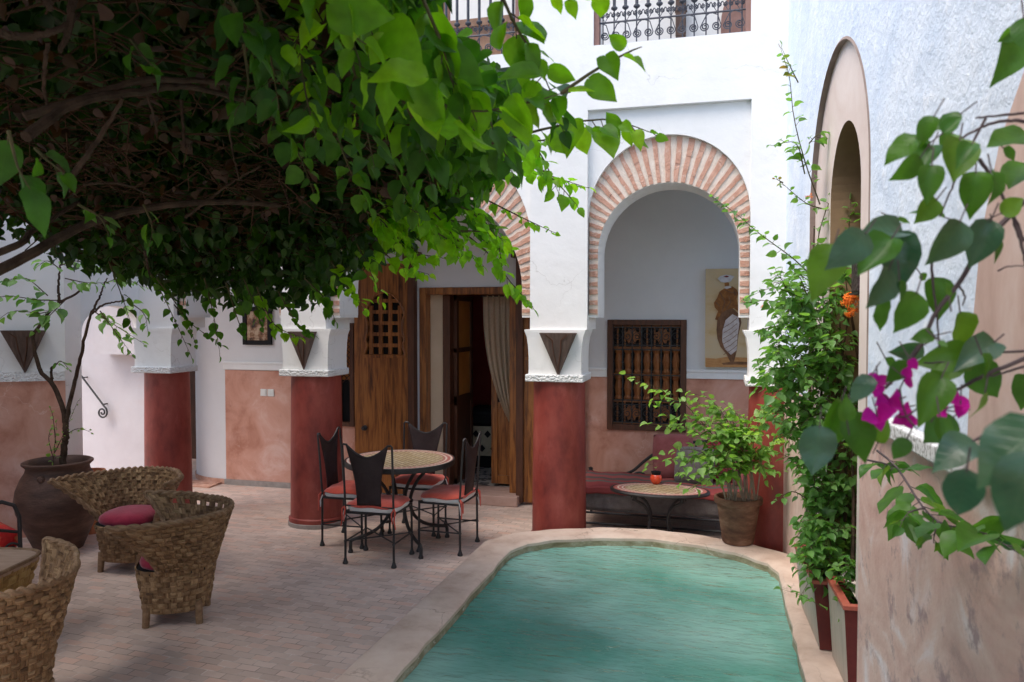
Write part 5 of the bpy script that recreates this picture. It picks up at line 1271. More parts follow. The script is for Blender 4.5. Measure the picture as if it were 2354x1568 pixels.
# ------------------------------------------------------------------ flower pot and planters on the pool rim
def flower_pot():
    p = at(1697, 1256, Z=.2)
    t = thing('flower_pot', 'weathered terracotta flower pot standing on the pool rim by the red column', 'flower pot', (p[0], p[1] + .10, .202))
    b = MB(); b.lathe([(.105, .0), (.115, .01), (.150, .25), (.158, .30), (.176, .305), (.180, .325), (.176, .347), (.160, .35), (.150, .33), (.146, .29)], 36, close=False); b.build('body', m_terra, t, smooth=40)
    s = MB(); s.lathe([(0, .312), (.15, .308)], 28, close=False); s.build('soil', m_soil, t)
    return np.array([p[0], p[1] + .10, .50])
POT = flower_pot()
def planter(u0, u1, nt_, nb, zt, label):
    t = thing('planter', label, 'planter', (0, 0, 0), 0, 'red wooden planters on the pool rim')
    zb = .203; nr = -.122; w = .022; cu = .015
    B = [(u0 + cu, nb), (u1 - cu, nb), (u1 - cu, nr), (u0 + cu, nr)]; T = [(u0, nt_), (u1, nt_), (u1, nr), (u0, nr)]
    nm = ('side_board', 'front_board', 'back_board', 'end_board')
    for k in range(4):
        (a0, b0), (a1, b1) = B[k], B[(k + 1) % 4]; (c0, d0), (c1, d1) = T[k], T[(k + 1) % 4]
        uc, nc = (u0 + u1) / 2, (nt_ + nr) / 2
        def ins(u, n): return (u + (w if u < uc else -w), n + (w if n < nc else -w))
        b = MB(); o_ = [W(a0, b0, zb), W(a1, b1, zb), W(c1, d1, zt), W(c0, d0, zt)]; i_ = [W(*ins(a0, b0), zb), W(*ins(a1, b1), zb), W(*ins(c1, d1), zt), W(*ins(c0, d0), zt)]
        b.add(o_ + i_, [(0, 1, 2, 3), (7, 6, 5, 4), (0, 1, 5, 4), (1, 2, 6, 5), (2, 3, 7, 6), (3, 0, 4, 7)])
        b.build(nm[k], m_planterside if k == 0 else m_planter, t)
    r = MB(); e = .006
    for k in range(4):
        (c0, d0), (c1, d1) = T[k], T[(k + 1) % 4]; uc, nc = (u0 + u1) / 2, (nt_ + nr) / 2
        def gx(u, n, q): return (u + (q if u > uc else -q), n + (q if n > nc else (0 if q > 0 else -q)))
        vs = [W(*gx(c0, d0, e), zt), W(*gx(c1, d1, e), zt), W(*gx(c1, d1, -.03), zt), W(*gx(c0, d0, -.03), zt)]; vs = vs + [(p[0], p[1], p[2] + .018) for p in vs]
        r.add(vs, [(0, 1, 2, 3), (4, 5, 6, 7), (0, 1, 5, 4), (1, 2, 6, 5), (2, 3, 7, 6), (3, 0, 4, 7)])
    r.build('top_rim', m_planterrim, t)
    s = MB(); s.add([W(u0 + .02, nt_ - .03, zt - .07), W(u1 - .02, nt_ - .03, zt - .07), W(u1 - .02, nr + .02, zt - .07), W(u0 + .02, nr + .02, zt - .07)], [(0, 1, 2, 3)]); s.build('soil', m_soil, t)
m_planterrim = mat('chipped_red_rim', [(.30, .06, .04), (.42, .12, .08)], scale=12, rough=.6, bump=.3, blotch=((.55, .30, .22), 30, .6, .7, .6))
planter(1.20, 1.85, .105, .068, .545, 'red wooden planter full of climbers, the farther one beside the wall')
planter(1.89, 2.30, .045, .020, .585, 'red wooden planter with side board toned pale for reflected light, nearest the viewer')
def rim_blocks():
    o = MB(); o.box(.46, .62, 3.42, 3.62, .202, .235); ob = o.build('loose_stone', m_coping, bevel=.008); tag(ob, 'loose pale stone slab on the pool rim beside the near planter', 'stone slab')
rim_blocks()
# ------------------------------------------------------------------ overhanging vine
def px(*pts): return [at(x, y, d=d) for x, y, d in pts]
def inside(poly, x, y):
    c = np.zeros(len(x), bool); n = len(poly)
    for i in range(n):
        x0, y0 = poly[i]; x1, y1 = poly[(i + 1) % n]
        k = (y0 > y) != (y1 > y)
        c ^= k & (x < (x1 - x0) * (y - y0) / (y1 - y0 + 1e-9) + x0)
    return c
CROWN = [(-900, -2500), (1000, -2500), (1000, 70), (1090, 150), (1165, 200), (1185, 300), (1140, 400), (1050, 470), (955, 540), (865, 600), (790, 660), (700, 706), (560, 700), (430, 672), (330, 640), (240, 622), (130, 592), (50, 540), (-60, 540), (-900, 560)]
def in_crown(P, jit=14):
    x, y, z = sight(P); n = len(x)
    return inside(CROWN, x + rng.normal(0, jit, n), y + rng.normal(0, jit, n)) | (z < .2)
def zb(X, Y):
    return np.interp(Y, [0, 1.5, 2.6, 3.4, 4.1, 4.7, 5.2], [2.75, 2.70, 2.58, 2.42, 2.20, 2.0, 1.95])
def xr(Y): return np.interp(Y, [0, 1.6, 2.4, 3.2, 3.9, 4.4, 4.8], [-.25, -.35, -.48, -.70, -1.15, -1.9, -2.5])
def vine():
    t = thing('overhanging_vine', 'huge leafy vine spreading over the courtyard from the upper left', 'vine', (0, 0, 0))
    tw = MB(); A = Leaves(); B = Leaves(); SA = Leaves(); SB = Leaves(); SN = Leaves(hi=True); CAP = Leaves(); B3 = Leaves(); DR = Leaves(); H = Leaves(hi=True); T2 = MB()
    # limbs (seen from below)
    limbs = [
        ([(-160, 700, 2.3), (60, 588, 2.5), (200, 520, 2.7), (330, 478, 2.9), (480, 462, 3.1), (640, 470, 3.4)], .026),
        ([(-140, 640, 2.2), (30, 560, 2.4), (90, 520, 2.6), (180, 470, 2.9)], .018),
        ([(60, 300, 1.9), (180, 232, 2.05), (300, 203, 2.2), (420, 204, 2.35), (560, 240, 2.6)], .020),
        ([(70, 265, 2.0), (170, 235, 2.1), (330, 180, 2.2), (480, 185, 2.4), (560, 210, 2.5)], .017),
        ([(150, 420, 2.2), (230, 330, 2.2), (290, 240, 2.15)], .013),
        ([(-20, 92, 1.8), (70, 92, 1.85), (140, 78, 1.9), (190, 55, 2.0)], .015),
        ([(115, -40, 1.8), (126, 46, 1.8)], .022), ([(165, -10, 1.9), (150, 60, 1.9), (135, 110, 1.95)], .015),
        ([(430, 500, 3.2), (520, 430, 3.2), (590, 385, 3.2)], .010), ([(190, 405, 2.4), (270, 430, 2.5), (350, 450, 2.6)], .007),
        ([(100, 80, 1.9), (105, 180, 2.0), (118, 260, 2.1)], .008), ([(335, 190, 2.3), (345, 240, 2.3), (365, 300, 2.4)], .008), ([(420, 240, 2.5), (423, 320, 2.5), (430, 335, 2.5)], .008),
        ([(520, 210, 2.5), (530, 300, 2.6), (555, 410, 2.7)], .007), ([(640, 400, 3.3), (665, 470, 3.3), (668, 520, 3.3)], .006), ([(330, 570, 3.2), (340, 630, 3.2)], .008)]
    for pts, r in limbs:
        K_ = [np.array(q) + rng.normal(0, .012, 3) for q in px(*pts)]; C_ = curve_pts(K_, 34); m = len(C_); C_ += rng.normal(0, .0012, C_.shape)
        o = MB(); o.tube([tuple(q) for q in C_], [r * .72 * (1 - .45 * i / m) for i in range(m)], 8)
        for v in o.v: T2.v.append(v)
        off = len(T2.v) - len(o.v)
        for f in o.f: T2.f.append(tuple(i + off for i in f)); T2.m.append(0)
    # dry twig mat along the underside
    for k in range(1500):
        Y = R0.uniform(.7, 4.3); X = R0.uniform(-3.9, float(xr(Y)) - .15); z = float(zb(X, Y)) + .02 + abs(R0.gauss(0, .10))
        a = R0.uniform(0, 2 * PI) if k % 3 else R0.gauss(.3, .5); l = R0.uniform(.10, .42)
        p0 = np.array([X, Y, z]); d = np.array([math.cos(a), math.sin(a), R0.gauss(0, .35)])
        sd = np.array([-math.sin(a), math.cos(a), R0.gauss(0, .6)]) * R0.gauss(0, .05)
        sx_, sy_, _z = sight(np.array([p0, p0 + d * l]))
        if not inside(CROWN, sx_ + 50, sy_ + 25).all(): continue
        tw.tube([tuple(p0), tuple(p0 + d * l * .5 + sd), tuple(p0 + d * l)], [R0.uniform(.0025, .006), .003, .0012], 4, cap=False)
    # leaves in the mass
    def rand(n, y0=.5, y1=5.0):
        Y = rng.uniform(y0, y1, n); X = rng.uniform(-4.4, -.2, n); k = X < xr(Y) + rng.normal(0, .12, n)
        return X[k], Y[k]
    def put(L, X, Y, Z, size, down=.6, nup=.7, upw=1.0):
        n = len(X); D = rng.normal(0, 1, (n, 3)); D[:, 2] = -np.abs(D[:, 2]) * down - .25
        L.add(np.stack([X, Y, Z], 1), D, rng.normal(0, nup, (n, 3)) + np.array([0, -.15, upw]), rng.uniform(.65, 1.25, n) * size)
    X, Y = rand(15000); e = np.clip(xr(Y) - X, 0, 9); fr = np.clip((Y - 3.6) / .8, 0, 1); edge = np.maximum(np.clip(1 - e / .55, 0, 1), fr)
    Z = zb(X, Y) + np.where(edge > rng.uniform(0, 1, len(X)), rng.uniform(-.10, .55, len(X)), .20 + rng.exponential(.22, len(X)))
    put(A, X, Y, Z, .078)
    # denser hanging curtain along the far and right margins
    n = 9500; Y = rng.uniform(3.5, 4.95, n); X = rng.uniform(-4.2, -.9, n); k = X < xr(Y) + rng.normal(0, .1, n); X, Y = X[k], Y[k]
    Z = zb(X, Y) + rng.beta(1.1, 1.6, len(X)) * 1.05 - .06; put(A, X, Y, Z, .072, down=1.6, upw=.25)
    n = 1700; Y = rng.uniform(1.8, 4.2, n); X = xr(Y) + rng.normal(.06, .10, n); Z = zb(X, Y) + rng.uniform(-.16, .5, n); put(B3, X, Y, Z, .072, down=1.6, upw=.3)
    n = 6500; Y = rng.uniform(1.6, 4.2, n); X = xr(Y) + rng.normal(-.12, .16, n); Z = zb(X, Y) + rng.uniform(-.16, .6, n); put(B, X, Y, Z, .078, down=1.6, upw=.3)
    # unseen large leaves behind and left of the view, added to block skylight
    n = 13000; X = rng.uniform(-6.4, -.35, n); Y = rng.uniform(-3.2, .6, n); put(CAP, X, Y, 2.75 + rng.uniform(.15, 1.2, n), .20, down=.3, nup=.4)
    n = 3500; X = rng.uniform(-6.4, -4.2, n); Y = rng.uniform(.4, 3.6, n); put(CAP, X, Y, 2.75 + rng.uniform(.15, 1.2, n), .20, down=.3, nup=.4)
    # big leaves of the near right flank
    n = 150; gx, gy = rng.uniform(660, 1200, n), rng.uniform(-60, 300, n); k = ~((gx > 985) & (gy < 150)) & (gx < 1010 + gy * .7); gx, gy = gx[k], gy[k]
    Pn = np.array([at(x_, y_, d=rng.uniform(1.75, 2.5)) for x_, y_ in zip(gx, gy)]); Dn = rng.normal(0, .6, Pn.shape) + np.array([.2, 0, -.9]); H.add(Pn, Dn, rng.normal(0, .9, Pn.shape) - CF * .15 + np.array([0, 0, .5]), rng.uniform(.05, .095, len(Pn)))
    X, Y = rand(15000, .2, 5.1); put(A, X, Y, zb(X, Y) + rng.uniform(.35, 1.15, len(X)), .17, down=.3, nup=.4)  # oversized top leaves, added to shut skylight out of the underside
    n = 900; Y = rng.uniform(.8, 4.4, n); X = rng.uniform(-3.8, -1.0, n); k = X < xr(Y) - .2; X, Y = X[k], Y[k]; put(DR, X, Y, zb(X, Y) + np.abs(rng.normal(.05, .08, len(X))), .055)
    # hanging leafy shoots
    S = [  # pixel path with distance, leaf count, leaf length, bright?
        ([(1120, 460, 3.7), (1200, 500, 3.6), (1275, 535, 3.5)], 16, .055, 1), ([(1050, 520, 3.8), (1130, 590, 3.8), (1175, 650, 3.8), (1225, 705, 3.8)], 22, .085, 1),
        ([(1000, 500, 3.9), (1060, 560, 3.9), (1110, 610, 3.9)], 20, .085, 1), ([(1150, 380, 3.3), (1250, 400, 3.3), (1345, 430, 3.3)], 20, .072, 1), ([(1180, 300, 3.0), (1240, 350, 3.0), (1285, 445, 3.0)], 14, .08, 1), ([(1200, 350, 3.1), (1280, 420, 3.1), (1325, 470, 3.1)], 12, .08, 1),
        ([(860, 560, 4.2), (920, 610, 4.2), (985, 630, 4.2)], 14, .09, 1), ([(760, 600, 4.4), (800, 660, 4.4), (835, 710, 4.4)], 16, .09, 1), ([(700, 640, 4.4), (750, 690, 4.4), (770, 735, 4.4)], 12, .085, 0),
        ([(900, 520, 4.0), (960, 580, 4.0), (1010, 590, 4.0)], 14, .09, 1), ([(820, 560, 4.2), (850, 620, 4.2), (880, 690, 4.3)], 12, .085, 1),
        ([(330, 600, 4.5), (380, 690, 4.6), (440, 820, 4.7)], 18, .06, 0), ([(360, 640, 4.5), (420, 720, 4.6), (450, 790, 4.6)], 12, .062, 0), ([(400, 700, 4.6), (440, 745, 4.6), (500, 785, 4.6)], 10, .06, 0),
        ([(470, 640, 4.4), (490, 720, 4.4), (505, 810, 4.4)], 12, .085, 0), ([(520, 650, 4.4), (545, 730, 4.4), (560, 770, 4.4)], 9, .08, 0), ([(590, 660, 4.4), (630, 745, 4.4), (690, 775, 4.4)], 14, .08, 1), ([(640, 670, 4.4), (680, 740, 4.4), (720, 770, 4.4)], 10, .08, 0),
        ([(250, 600, 4.5), (280, 680, 4.5), (300, 740, 4.5)], 12, .08, 0), ([(560, 640, 4.4), (585, 700, 4.4), (600, 745, 4.4)], 10, .08, 0),
        ([(1080, 330, 2.9), (1180, 330, 2.8), (1260, 320, 2.7), (1330, 300, 2.6)], 16, .09, 1), ([(1160, 180, 2.2), (1260, 210, 2.2), (1290, 290, 2.2)], 12, .085, 1),
        ([(1020, 120, 2.0), (1090, 210, 2.0), (1150, 330, 2.1), (1180, 400, 2.2)], 16, .095, 1), ([(900, 180, 1.9), (960, 300, 2.0), (990, 420, 2.1)], 14, .10, 1), ([(800, 100, 1.9), (830, 240, 2.0), (860, 380, 2.2)], 14, .10, 0),
        ([(520, -20, 1.8), (560, 60, 1.8), (585, 140, 1.8)], 9, .10, 0), ([(590, 0, 1.9), (620, 120, 1.9), (640, 240, 2.0)], 12, .10, 0), ([(560, 100, 2.0), (570, 200, 2.1), (545, 250, 2.1)], 8, .095, 0),
        ([(690, 60, 1.9), (700, 200, 2.0), (730, 330, 2.2)], 14, .09, 0), ([(620, 250, 2.4), (680, 340, 2.5), (720, 440, 2.6)], 13, .085, 0), ([(760, 260, 2.4), (800, 380, 2.5), (850, 470, 2.6)], 14, .085, 0), ([(880, 330, 2.6), (930, 430, 2.7), (960, 510, 2.8)], 14, .085, 0),
        ([(300, 90, 2.0), (330, 130, 2.0), (350, 150, 2.0)], 5, .07, 0), ([(20, 300, 1.6), (40, 380, 1.6), (60, 420, 1.6)], 3, .14, 0), ([(80, 340, 1.9), (110, 370, 1.9), (150, 400, 1.9)], 4, .07, 1), ([(180, 470, 2.4), (230, 500, 2.4), (250, 540, 2.4)], 6, .06, 0), ([(330, 470, 2.8), (350, 520, 2.8), (345, 560, 2.8)], 5, .07, 0)]
    for k in range(26):
        x0, y0 = R0.uniform(840, 1130), R0.uniform(420, 560); dd = R0.uniform(3.5, 4.2); l = R0.uniform(60, 120); a = R0.uniform(.2, 1.3)
        x1, y1 = x0 + l * math.cos(a), y0 + l * math.sin(a)
        if y1 < 760 - .1 * x1 and x1 < 1200: S.append(([(x0, y0, dd), ((x0 + x1) / 2 + 8, (y0 + y1) / 2 - 8, dd), (x1, y1, dd)], R0.randint(10, 16), R0.uniform(.07, .095), 1 if k % 4 else 0))
    gt = MB()
    for pts, n_, s_, br in S: spray((SB if br else SA) if pts[0][2] > 2.25 else SN, gt, px(*pts), n_, s_, r=.0045, droop=.55, start=.05)
    # close shoots with large leaves reaching across toward the facade
    for pts, n_, s_ in (([(880, 60, 1.75), (960, 190, 1.75), (1050, 255, 1.78), (1180, 245, 1.8), (1290, 215, 1.82)], 12, .125), ([(1130, 330, 2.3), (1280, 290, 2.3), (1400, 275, 2.3), (1505, 308, 2.3)], 17, .085),
                        ([(1290, 215, 1.82), (1370, 160, 1.85), (1445, 120, 1.87), (1475, 108, 1.88)], 0, .07), ([(960, -30, 1.7), (1010, 90, 1.72), (1040, 190, 1.75), (1080, 290, 1.8)], 9, .11), ([(1140, -40, 1.8), (1185, 60, 1.8), (1235, 140, 1.85), (1275, 235, 1.9)], 9, .10),
                        ([(750, -40, 1.6), (790, 40, 1.6), (830, 150, 1.65)], 6, .13), ([(1180, -30, 1.8), (1270, -12, 1.8), (1330, -6, 1.8)], 6, .06)):
        g1 = MB(); spray(H, g1, px(*pts), n_, s_, r=.005, droop=.7, start=.08); g1.build('leafy_shoot', m_greentwig, t, fix=False)
    def Z2(x, y): return ((700 + x / 1.96) * .9054, y / 1.96 * .9054)
    for x0, y0, x1, y1, d, roll in ((745, 385, 455, 350, 1.6, .3), (1180, 480, 1292, 690, 1.75, .9), (700, 410, 845, 625, 1.7, .4), (800, 260, 1045, 420, 1.75, .5), (1310, 370, 1130, 350, 1.8, .4), (1120, 240, 1130, 85, 1.8, .6), (1560, 395, 1698, 518, 1.85, .3), (1640, 280, 1692, 392, 1.85, .3), (1740, 285, 1862, 322, 1.87, 1.1), (1735, 235, 1655, 175, 1.9, .6),
                                    (1625, -30, 1612, 98, 1.8, .2), (1480, 600, 1465, 760, 2.3, .2), (1620, 660, 1690, 755, 2.3, .3), (1700, 640, 1640, 560, 2.3, .3), (270, 20, 580, 95, 1.55, .8), (190, 10, 125, 165, 1.55, .4), (360, 60, 400, 200, 1.6, .6), (560, 100, 660, 300, 1.65, .5), (1360, 340, 1500, 400, 1.85, .9), (1390, 460, 1260, 480, 1.85, .5), (930, 410, 1110, 475, 1.75, .9), (560, 180, 480, 330, 1.65, .3), (900, 470, 940, 640, 1.75, .5), (1010, 500, 1010, 700, 1.8, .5), (1240, 500, 1330, 640, 1.8, .4), (1420, 480, 1400, 600, 1.85, .3), (1240, 110, 1330, 200, 1.85, .4), (1310, 250, 1410, 300, 1.9, .7), (1200, 250, 1330, 330, 1.85, .4), (660, 190, 730, 270, 1.7, .3)):
        a = Z2(x0, y0); b = Z2(x1, y1); p = at(*a, d=d); q = at(*b, d=d + rng.normal(0, .03)); v = q - p; l = np.linalg.norm(v)
        vw = -CF * 1.0; sd = np.cross(v / l, vw); H.add(p, v / l, vw * math.cos(roll) + sd * math.sin(roll) * R0.choice((-1, 1)) + np.array([0, 0, .35]), l)
    T2.build('limb', m_bark, t, smooth=True); tw.build('dry_twigs', m_twig, t, fix=False); gt.build('green_shoot', m_greentwig, t, fix=False)
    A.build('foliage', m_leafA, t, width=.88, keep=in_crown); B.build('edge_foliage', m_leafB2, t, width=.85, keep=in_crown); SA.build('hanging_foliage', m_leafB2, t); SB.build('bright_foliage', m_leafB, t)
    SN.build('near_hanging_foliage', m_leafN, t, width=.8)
    B3.build('sun_toned_foliage', m_leafB, t, keep=in_crown)
    CAP.build('unseen_shade_foliage', m_leafA, t, keep=in_crown)
    H.build('large_leaves', m_leafH, t, width=.8); DR.build('dry_leaves', m_leafDry, t, keep=in_crown)
vine()

# ------------------------------------------------------------------ small tree in the clay jar
def jar_tree():
    t = thing('potted_tree', 'slender two stemmed tree growing out of the big clay jar', 'tree', (0, 0, 0))
    d = 6.27; b = MB(); L = Leaves(); tw = MB()
    def limb(pts, r0, r1, seg=8):
        C_ = curve_pts([at(x, y, d=dd) for x, y, dd in pts], 26); C_ += rng.normal(0, .003, C_.shape)
        b.tube([tuple(q) for q in C_], [r0 + (r1 - r0) * i / (len(C_) - 1) for i in range(len(C_))], seg)
    limb([(142, 1100, d), (146, 1040, d), (152, 1000, d), (150, 965, d)], .027, .022)
    limb([(150, 970, d), (138, 915, d), (118, 880, d), (90, 850, d), (80, 800, d), (78, 770, d), (100, 735, d), (130, 700, d), (165, 680, d + .1), (190, 665, d + .1)], .020, .008)
    limb([(150, 975, d), (165, 910, d), (178, 850, d), (190, 800, d - .1), (203, 740, d - .1), (212, 715, d - .1)], .018, .009)
    limb([(135, 700, d), (135, 650, d), (140, 600, d)], .012, .006); limb([(212, 720, d - .1), (240, 700, d - .1), (290, 690, d - .1)], .010, .005); limb([(212, 718, d - .1), (230, 680, d - .1), (245, 640, d - .1)], .010, .005); limb([(120, 880, d), (118, 850, d), (128, 835, d)], .012, .006)
    b.build('trunk', m_bark, t, smooth=True)
    for pts, n_, s_ in (([(150, 690, 5.6), (90, 690, 5.5), (20, 680, 5.4), (-30, 690, 5.4)], 13, .11), ([(130, 700, 5.6), (100, 720, 5.5), (30, 715, 5.4), (-10, 740, 5.4)], 11, .105), ([(110, 680, 5.6), (60, 640, 5.5), (10, 645, 5.4)], 10, .10), ([(150, 690, 5.6), (105, 735, 5.5), (80, 760, 5.5)], 7, .10), ([(215, 715, 5.5), (260, 745, 5.5), (330, 790, 5.4)], 14, .095), ([(230, 715, 5.5), (270, 770, 5.4), (300, 810, 5.4)], 9, .095),
                        ([(290, 690, 5.5), (330, 720, 5.4), (340, 760, 5.4)], 8, .085), ([(140, 620, 5.6), (110, 600, 5.5), (90, 610, 5.4)], 7, .09), ([(128, 840, 5.6), (140, 830, 5.5), (160, 850, 5.5)], 7, .06), ([(245, 650, 5.5), (280, 640, 5.5), (330, 660, 5.5)], 10, .08), ([(140, 610, 5.6), (180, 600, 5.5), (230, 620, 5.5)], 12, .09), ([(150, 640, 5.6), (200, 650, 5.5), (240, 650, 5.5)], 10, .085)):
        spray(L, tw, px(*[(x_, y_, d_ + .64) for x_, y_, d_ in pts]), n_, s_, r=.005, droop=.35)
    tw.build('twig', m_bark, t, fix=False); L.build('crown', m_leafE, t)
    s = thing('jar_sapling', 'small feathery sapling in the clay jar beside the tree stem', 'plant', (0, 0, 0)); L = Leaves(); tw = MB()
    for pts, n_, s_ in (([(122, 1085, 5.58), (125, 1030, 5.55), (130, 975, 5.55)], 12, .04), ([(124, 1060, 5.58), (112, 1010, 5.55), (118, 985, 5.5)], 10, .04), ([(126, 1040, 5.56), (145, 1000, 5.5), (180, 920, 5.5)], 16, .03), ([(150, 1000, 5.5), (180, 985, 5.5), (212, 995, 5.5)], 8, .035), ([(128, 1020, 5.55), (122, 960, 5.5), (116, 940, 5.5)], 9, .03)): spray(L, tw, px(*[(x_, y_, d_ + .64) for x_, y_, d_ in pts]), n_, s_, r=.004, droop=.1, taper=.3)
    tw.build('stem', m_bark, s, fix=False); L.build('foliage', m_leafD, s)
jar_tree()

# ------------------------------------------------------------------ shrub in the flower pot
def pot_shrub():
    t = thing('potted_shrub', 'light green shrub spilling out of the terracotta flower pot', 'shrub', (0, 0, 0)); L = Leaves(); tw = MB(); st = MB(); d = 5.72
    bases = [(1672, 1160), (1690, 1165), (1712, 1160), (1722, 1163), (1738, 1158)]
    tips = [(1442, 868, 5.5), (1495, 975, 5.45), (1575, 900, 5.6), (1605, 955, 5.5), (1488, 1070, 5.3), (1560, 1110, 5.3), (1640, 925, 5.7), (1690, 945, 5.75), (1765, 950, 5.7), (1800, 1010, 5.5), (1795, 1085, 5.4), (1740, 1010, 5.5), (1620, 1050, 5.4), (1590, 1125, 5.35), (1655, 1000, 5.5), (1540, 1035, 5.4), (1525, 955, 5.5), (1700, 1050, 5.5), (1770, 1040, 5.5), (1650, 1080, 5.4), (1600, 1000, 5.45), (1680, 985, 5.6), (1725, 985, 5.6), (1660, 955, 5.65), (1630, 990, 5.5), (1700, 1015, 5.6), (1575, 1065, 5.4), (1635, 1105, 5.45)]
    for i, (x, y, dd) in enumerate(tips):
        bx, by = bases[i % 5] if x > 1600 else bases[i % 3]
        p0 = at(bx, by, d=d); p2 = at(x, y, d=dd); mid = p0 * .45 + p2 * .55 + np.array([0, 0, .10 + .10 * R0.random()]) - (p2 - p0) * np.array([.25, .25, 0])
        C_ = curve_pts([p0, mid, p2], 20)
        st.tube([tuple(q) for q in C_[:13]], [.0058 - .00028 * k for k in range(13)], 6)
        spray(L, tw, [C_[8], C_[14], C_[20]], 19 if i else 24, .082, r=.003, droop=.25, start=.0, jit=.03, taper=.35)
        if i % 2 == 0:
            q = C_[15] + rng.normal(0, .06, 3); spray(L, tw, [C_[12], q, q + rng.normal(0, .09, 3)], 9, .07, r=.003, droop=.2)
    st.build('stem', m_bark2, t, fix=False); tw.build('twig', m_greentwig, t, fix=False); L.build('foliage', m_leafD, t)
m_bark2 = mat('pale_grey_bark', [(.19, .15, .12), (.30, .25, .20)], scale=14, rough=.9)
pot_shrub()

# ------------------------------------------------------------------ climbers rising from the planters along the right wall
def climbers():
    t = thing('climbing_plant', 'tall green climber with orange flowers growing from the planters up the side wall', 'climbing plant', (0, 0, 0)); L = Leaves(); tw = MB(); st = MB(); FL = MB(); RD = Leaves()
    d = 4.25
    stems = [[(1905, 1340, 4.2), (1900, 1150, 4.25), (1885, 980, 4.3), (1895, 800, 4.35), (1890, 640, 4.4)], [(1935, 1340, 4.0), (1945, 1120, 4.1), (1940, 900, 4.2), (1930, 740, 4.25)], [(1870, 1300, 4.4), (1872, 1100, 4.4), (1862, 900, 4.45), (1866, 700, 4.5), (1872, 520, 4.5)], [(1955, 1400, 3.75), (1962, 1200, 3.9), (1958, 1000, 4.0), (1950, 850, 4.1)], [(1890, 1320, 4.25), (1915, 1100, 4.2), (1925, 900, 4.2), (1955, 700, 4.2)]]
    for s in stems: C_ = curve_pts(px(*s), 24); st.tube([tuple(q) for q in C_], [.011 - .0003 * k for k in range(25)], 6)
    long_ = [  # long arching shoots
        ([(1890, 660, 4.4), (1830, 600, 4.3), (1750, 540, 4.2), (1690, 490, 4.15), (1640, 455, 4.1)], 46, .058), ([(1885, 470, 4.4), (1850, 370, 4.35), (1825, 270, 4.3), (1815, 180, 4.3), (1795, 112, 4.3)], 22, .066), ([(1850, 400, 4.35), (1830, 330, 4.3), (1775, 335, 4.25)], 12, .07), ([(1860, 330, 4.35), (1880, 310, 4.3), (1920, 300, 4.3)], 8, .06), ([(1890, 480, 4.4), (1850, 465, 4.3), (1785, 410, 4.2)], 14, .045),
        ([(1900, 720, 4.4), (1830, 700, 4.2), (1745, 690, 4.1), (1715, 690, 4.1)], 26, .060), ([(1900, 760, 4.4), (1820, 745, 4.2), (1735, 760, 4.1)], 26, .062), ([(1890, 800, 4.4), (1820, 800, 4.2), (1740, 830, 4.1)], 26, .062), ([(1890, 850, 4.4), (1820, 840, 4.2), (1735, 880, 4.15)], 24, .062), ([(1890, 880, 4.4), (1830, 890, 4.2), (1765, 905, 4.15)], 22, .062),
        ([(1895, 640, 4.4), (1880, 560, 4.35), (1900, 480, 4.3), (1930, 420, 4.3)], 24, .06), ([(1930, 640, 4.3), (1950, 540, 4.2), (1955, 460, 4.2)], 22, .06), ([(1900, 700, 4.3), (1850, 660, 4.2), (1780, 650, 4.1)], 22, .06), ([(1870, 1010, 4.3), (1830, 960, 4.2), (1790, 945, 4.1), (1750, 980, 4.1)], 18, .065), ([(1865, 1080, 4.3), (1830, 1060, 4.2), (1800, 1045, 4.1)], 14, .065), ([(1860, 1150, 4.3), (1820, 1130, 4.2), (1780, 1155, 4.1)], 12, .06), ([(1860, 1050, 4.3), (1880, 1000, 4.2), (1850, 930, 4.2)], 14, .07)]
    for pts, n_, s_ in long_: spray(L, tw, px(*pts), n_, s_, r=.0042, droop=.35, jit=.02, taper=.4)
    for k in range(210):   # dense masses low by the planters and high by the niche
        if k < 90: x0, y0 = R0.uniform(1868, 1975), R0.uniform(1040, 1310)
        else: x0, y0 = R0.uniform(1800, 1975), R0.uniform(650, 1000)
        dd = R0.uniform(3.95, 4.4); ex, ey = x0 + R0.gauss(-32, 30), y0 + R0.gauss(-6, 42)
        ex = max(ex, 1832 if k < 90 else 1735)
        spray(L, tw, px((x0, y0, dd), ((x0 + ex) / 2, (y0 + ey) / 2 - 12, dd - .06), (ex, ey, dd - .12)), R0.randint(9, 14), R0.uniform(.050, .070), r=.003, droop=.35, jit=.035, taper=.2)
    for pts in ([(1895, 1400, 3.9), (1850, 1372, 3.8), (1800, 1355, 3.8)], [(1925, 1400, 3.72), (1940, 1370, 3.7), (1950, 1350, 3.75)], [(1950, 1420, 3.7), (1940, 1395, 3.62), (1925, 1380, 3.6)]): spray(L, tw, px(*pts), 7, .055, r=.002, droop=.1)
    spray(RD, tw, px((1835, 190, 4.3), (1815, 150, 4.3), (1798, 112, 4.3)), 7, .06, droop=.1); spray(RD, tw, px((1800, 420, 4.2), (1785, 412, 4.2)), 4, .035)
    for k in range(9): x0, y0 = R0.uniform(1945, 1985), R0.uniform(1290, 1400); spray(L, tw, px((x0, y0, 3.72), (x0 - 8, y0 - 18, 3.68), (x0 - 22, y0 - 22, 3.64)), 8, .055, r=.002, jit=.02)
    st.build('stem', m_bark, t, fix=False); tw.build('twig', m_greentwig, t, fix=False); L.build('foliage', m_leafE, t); RD.build('young_leaves', m_leafR, t)
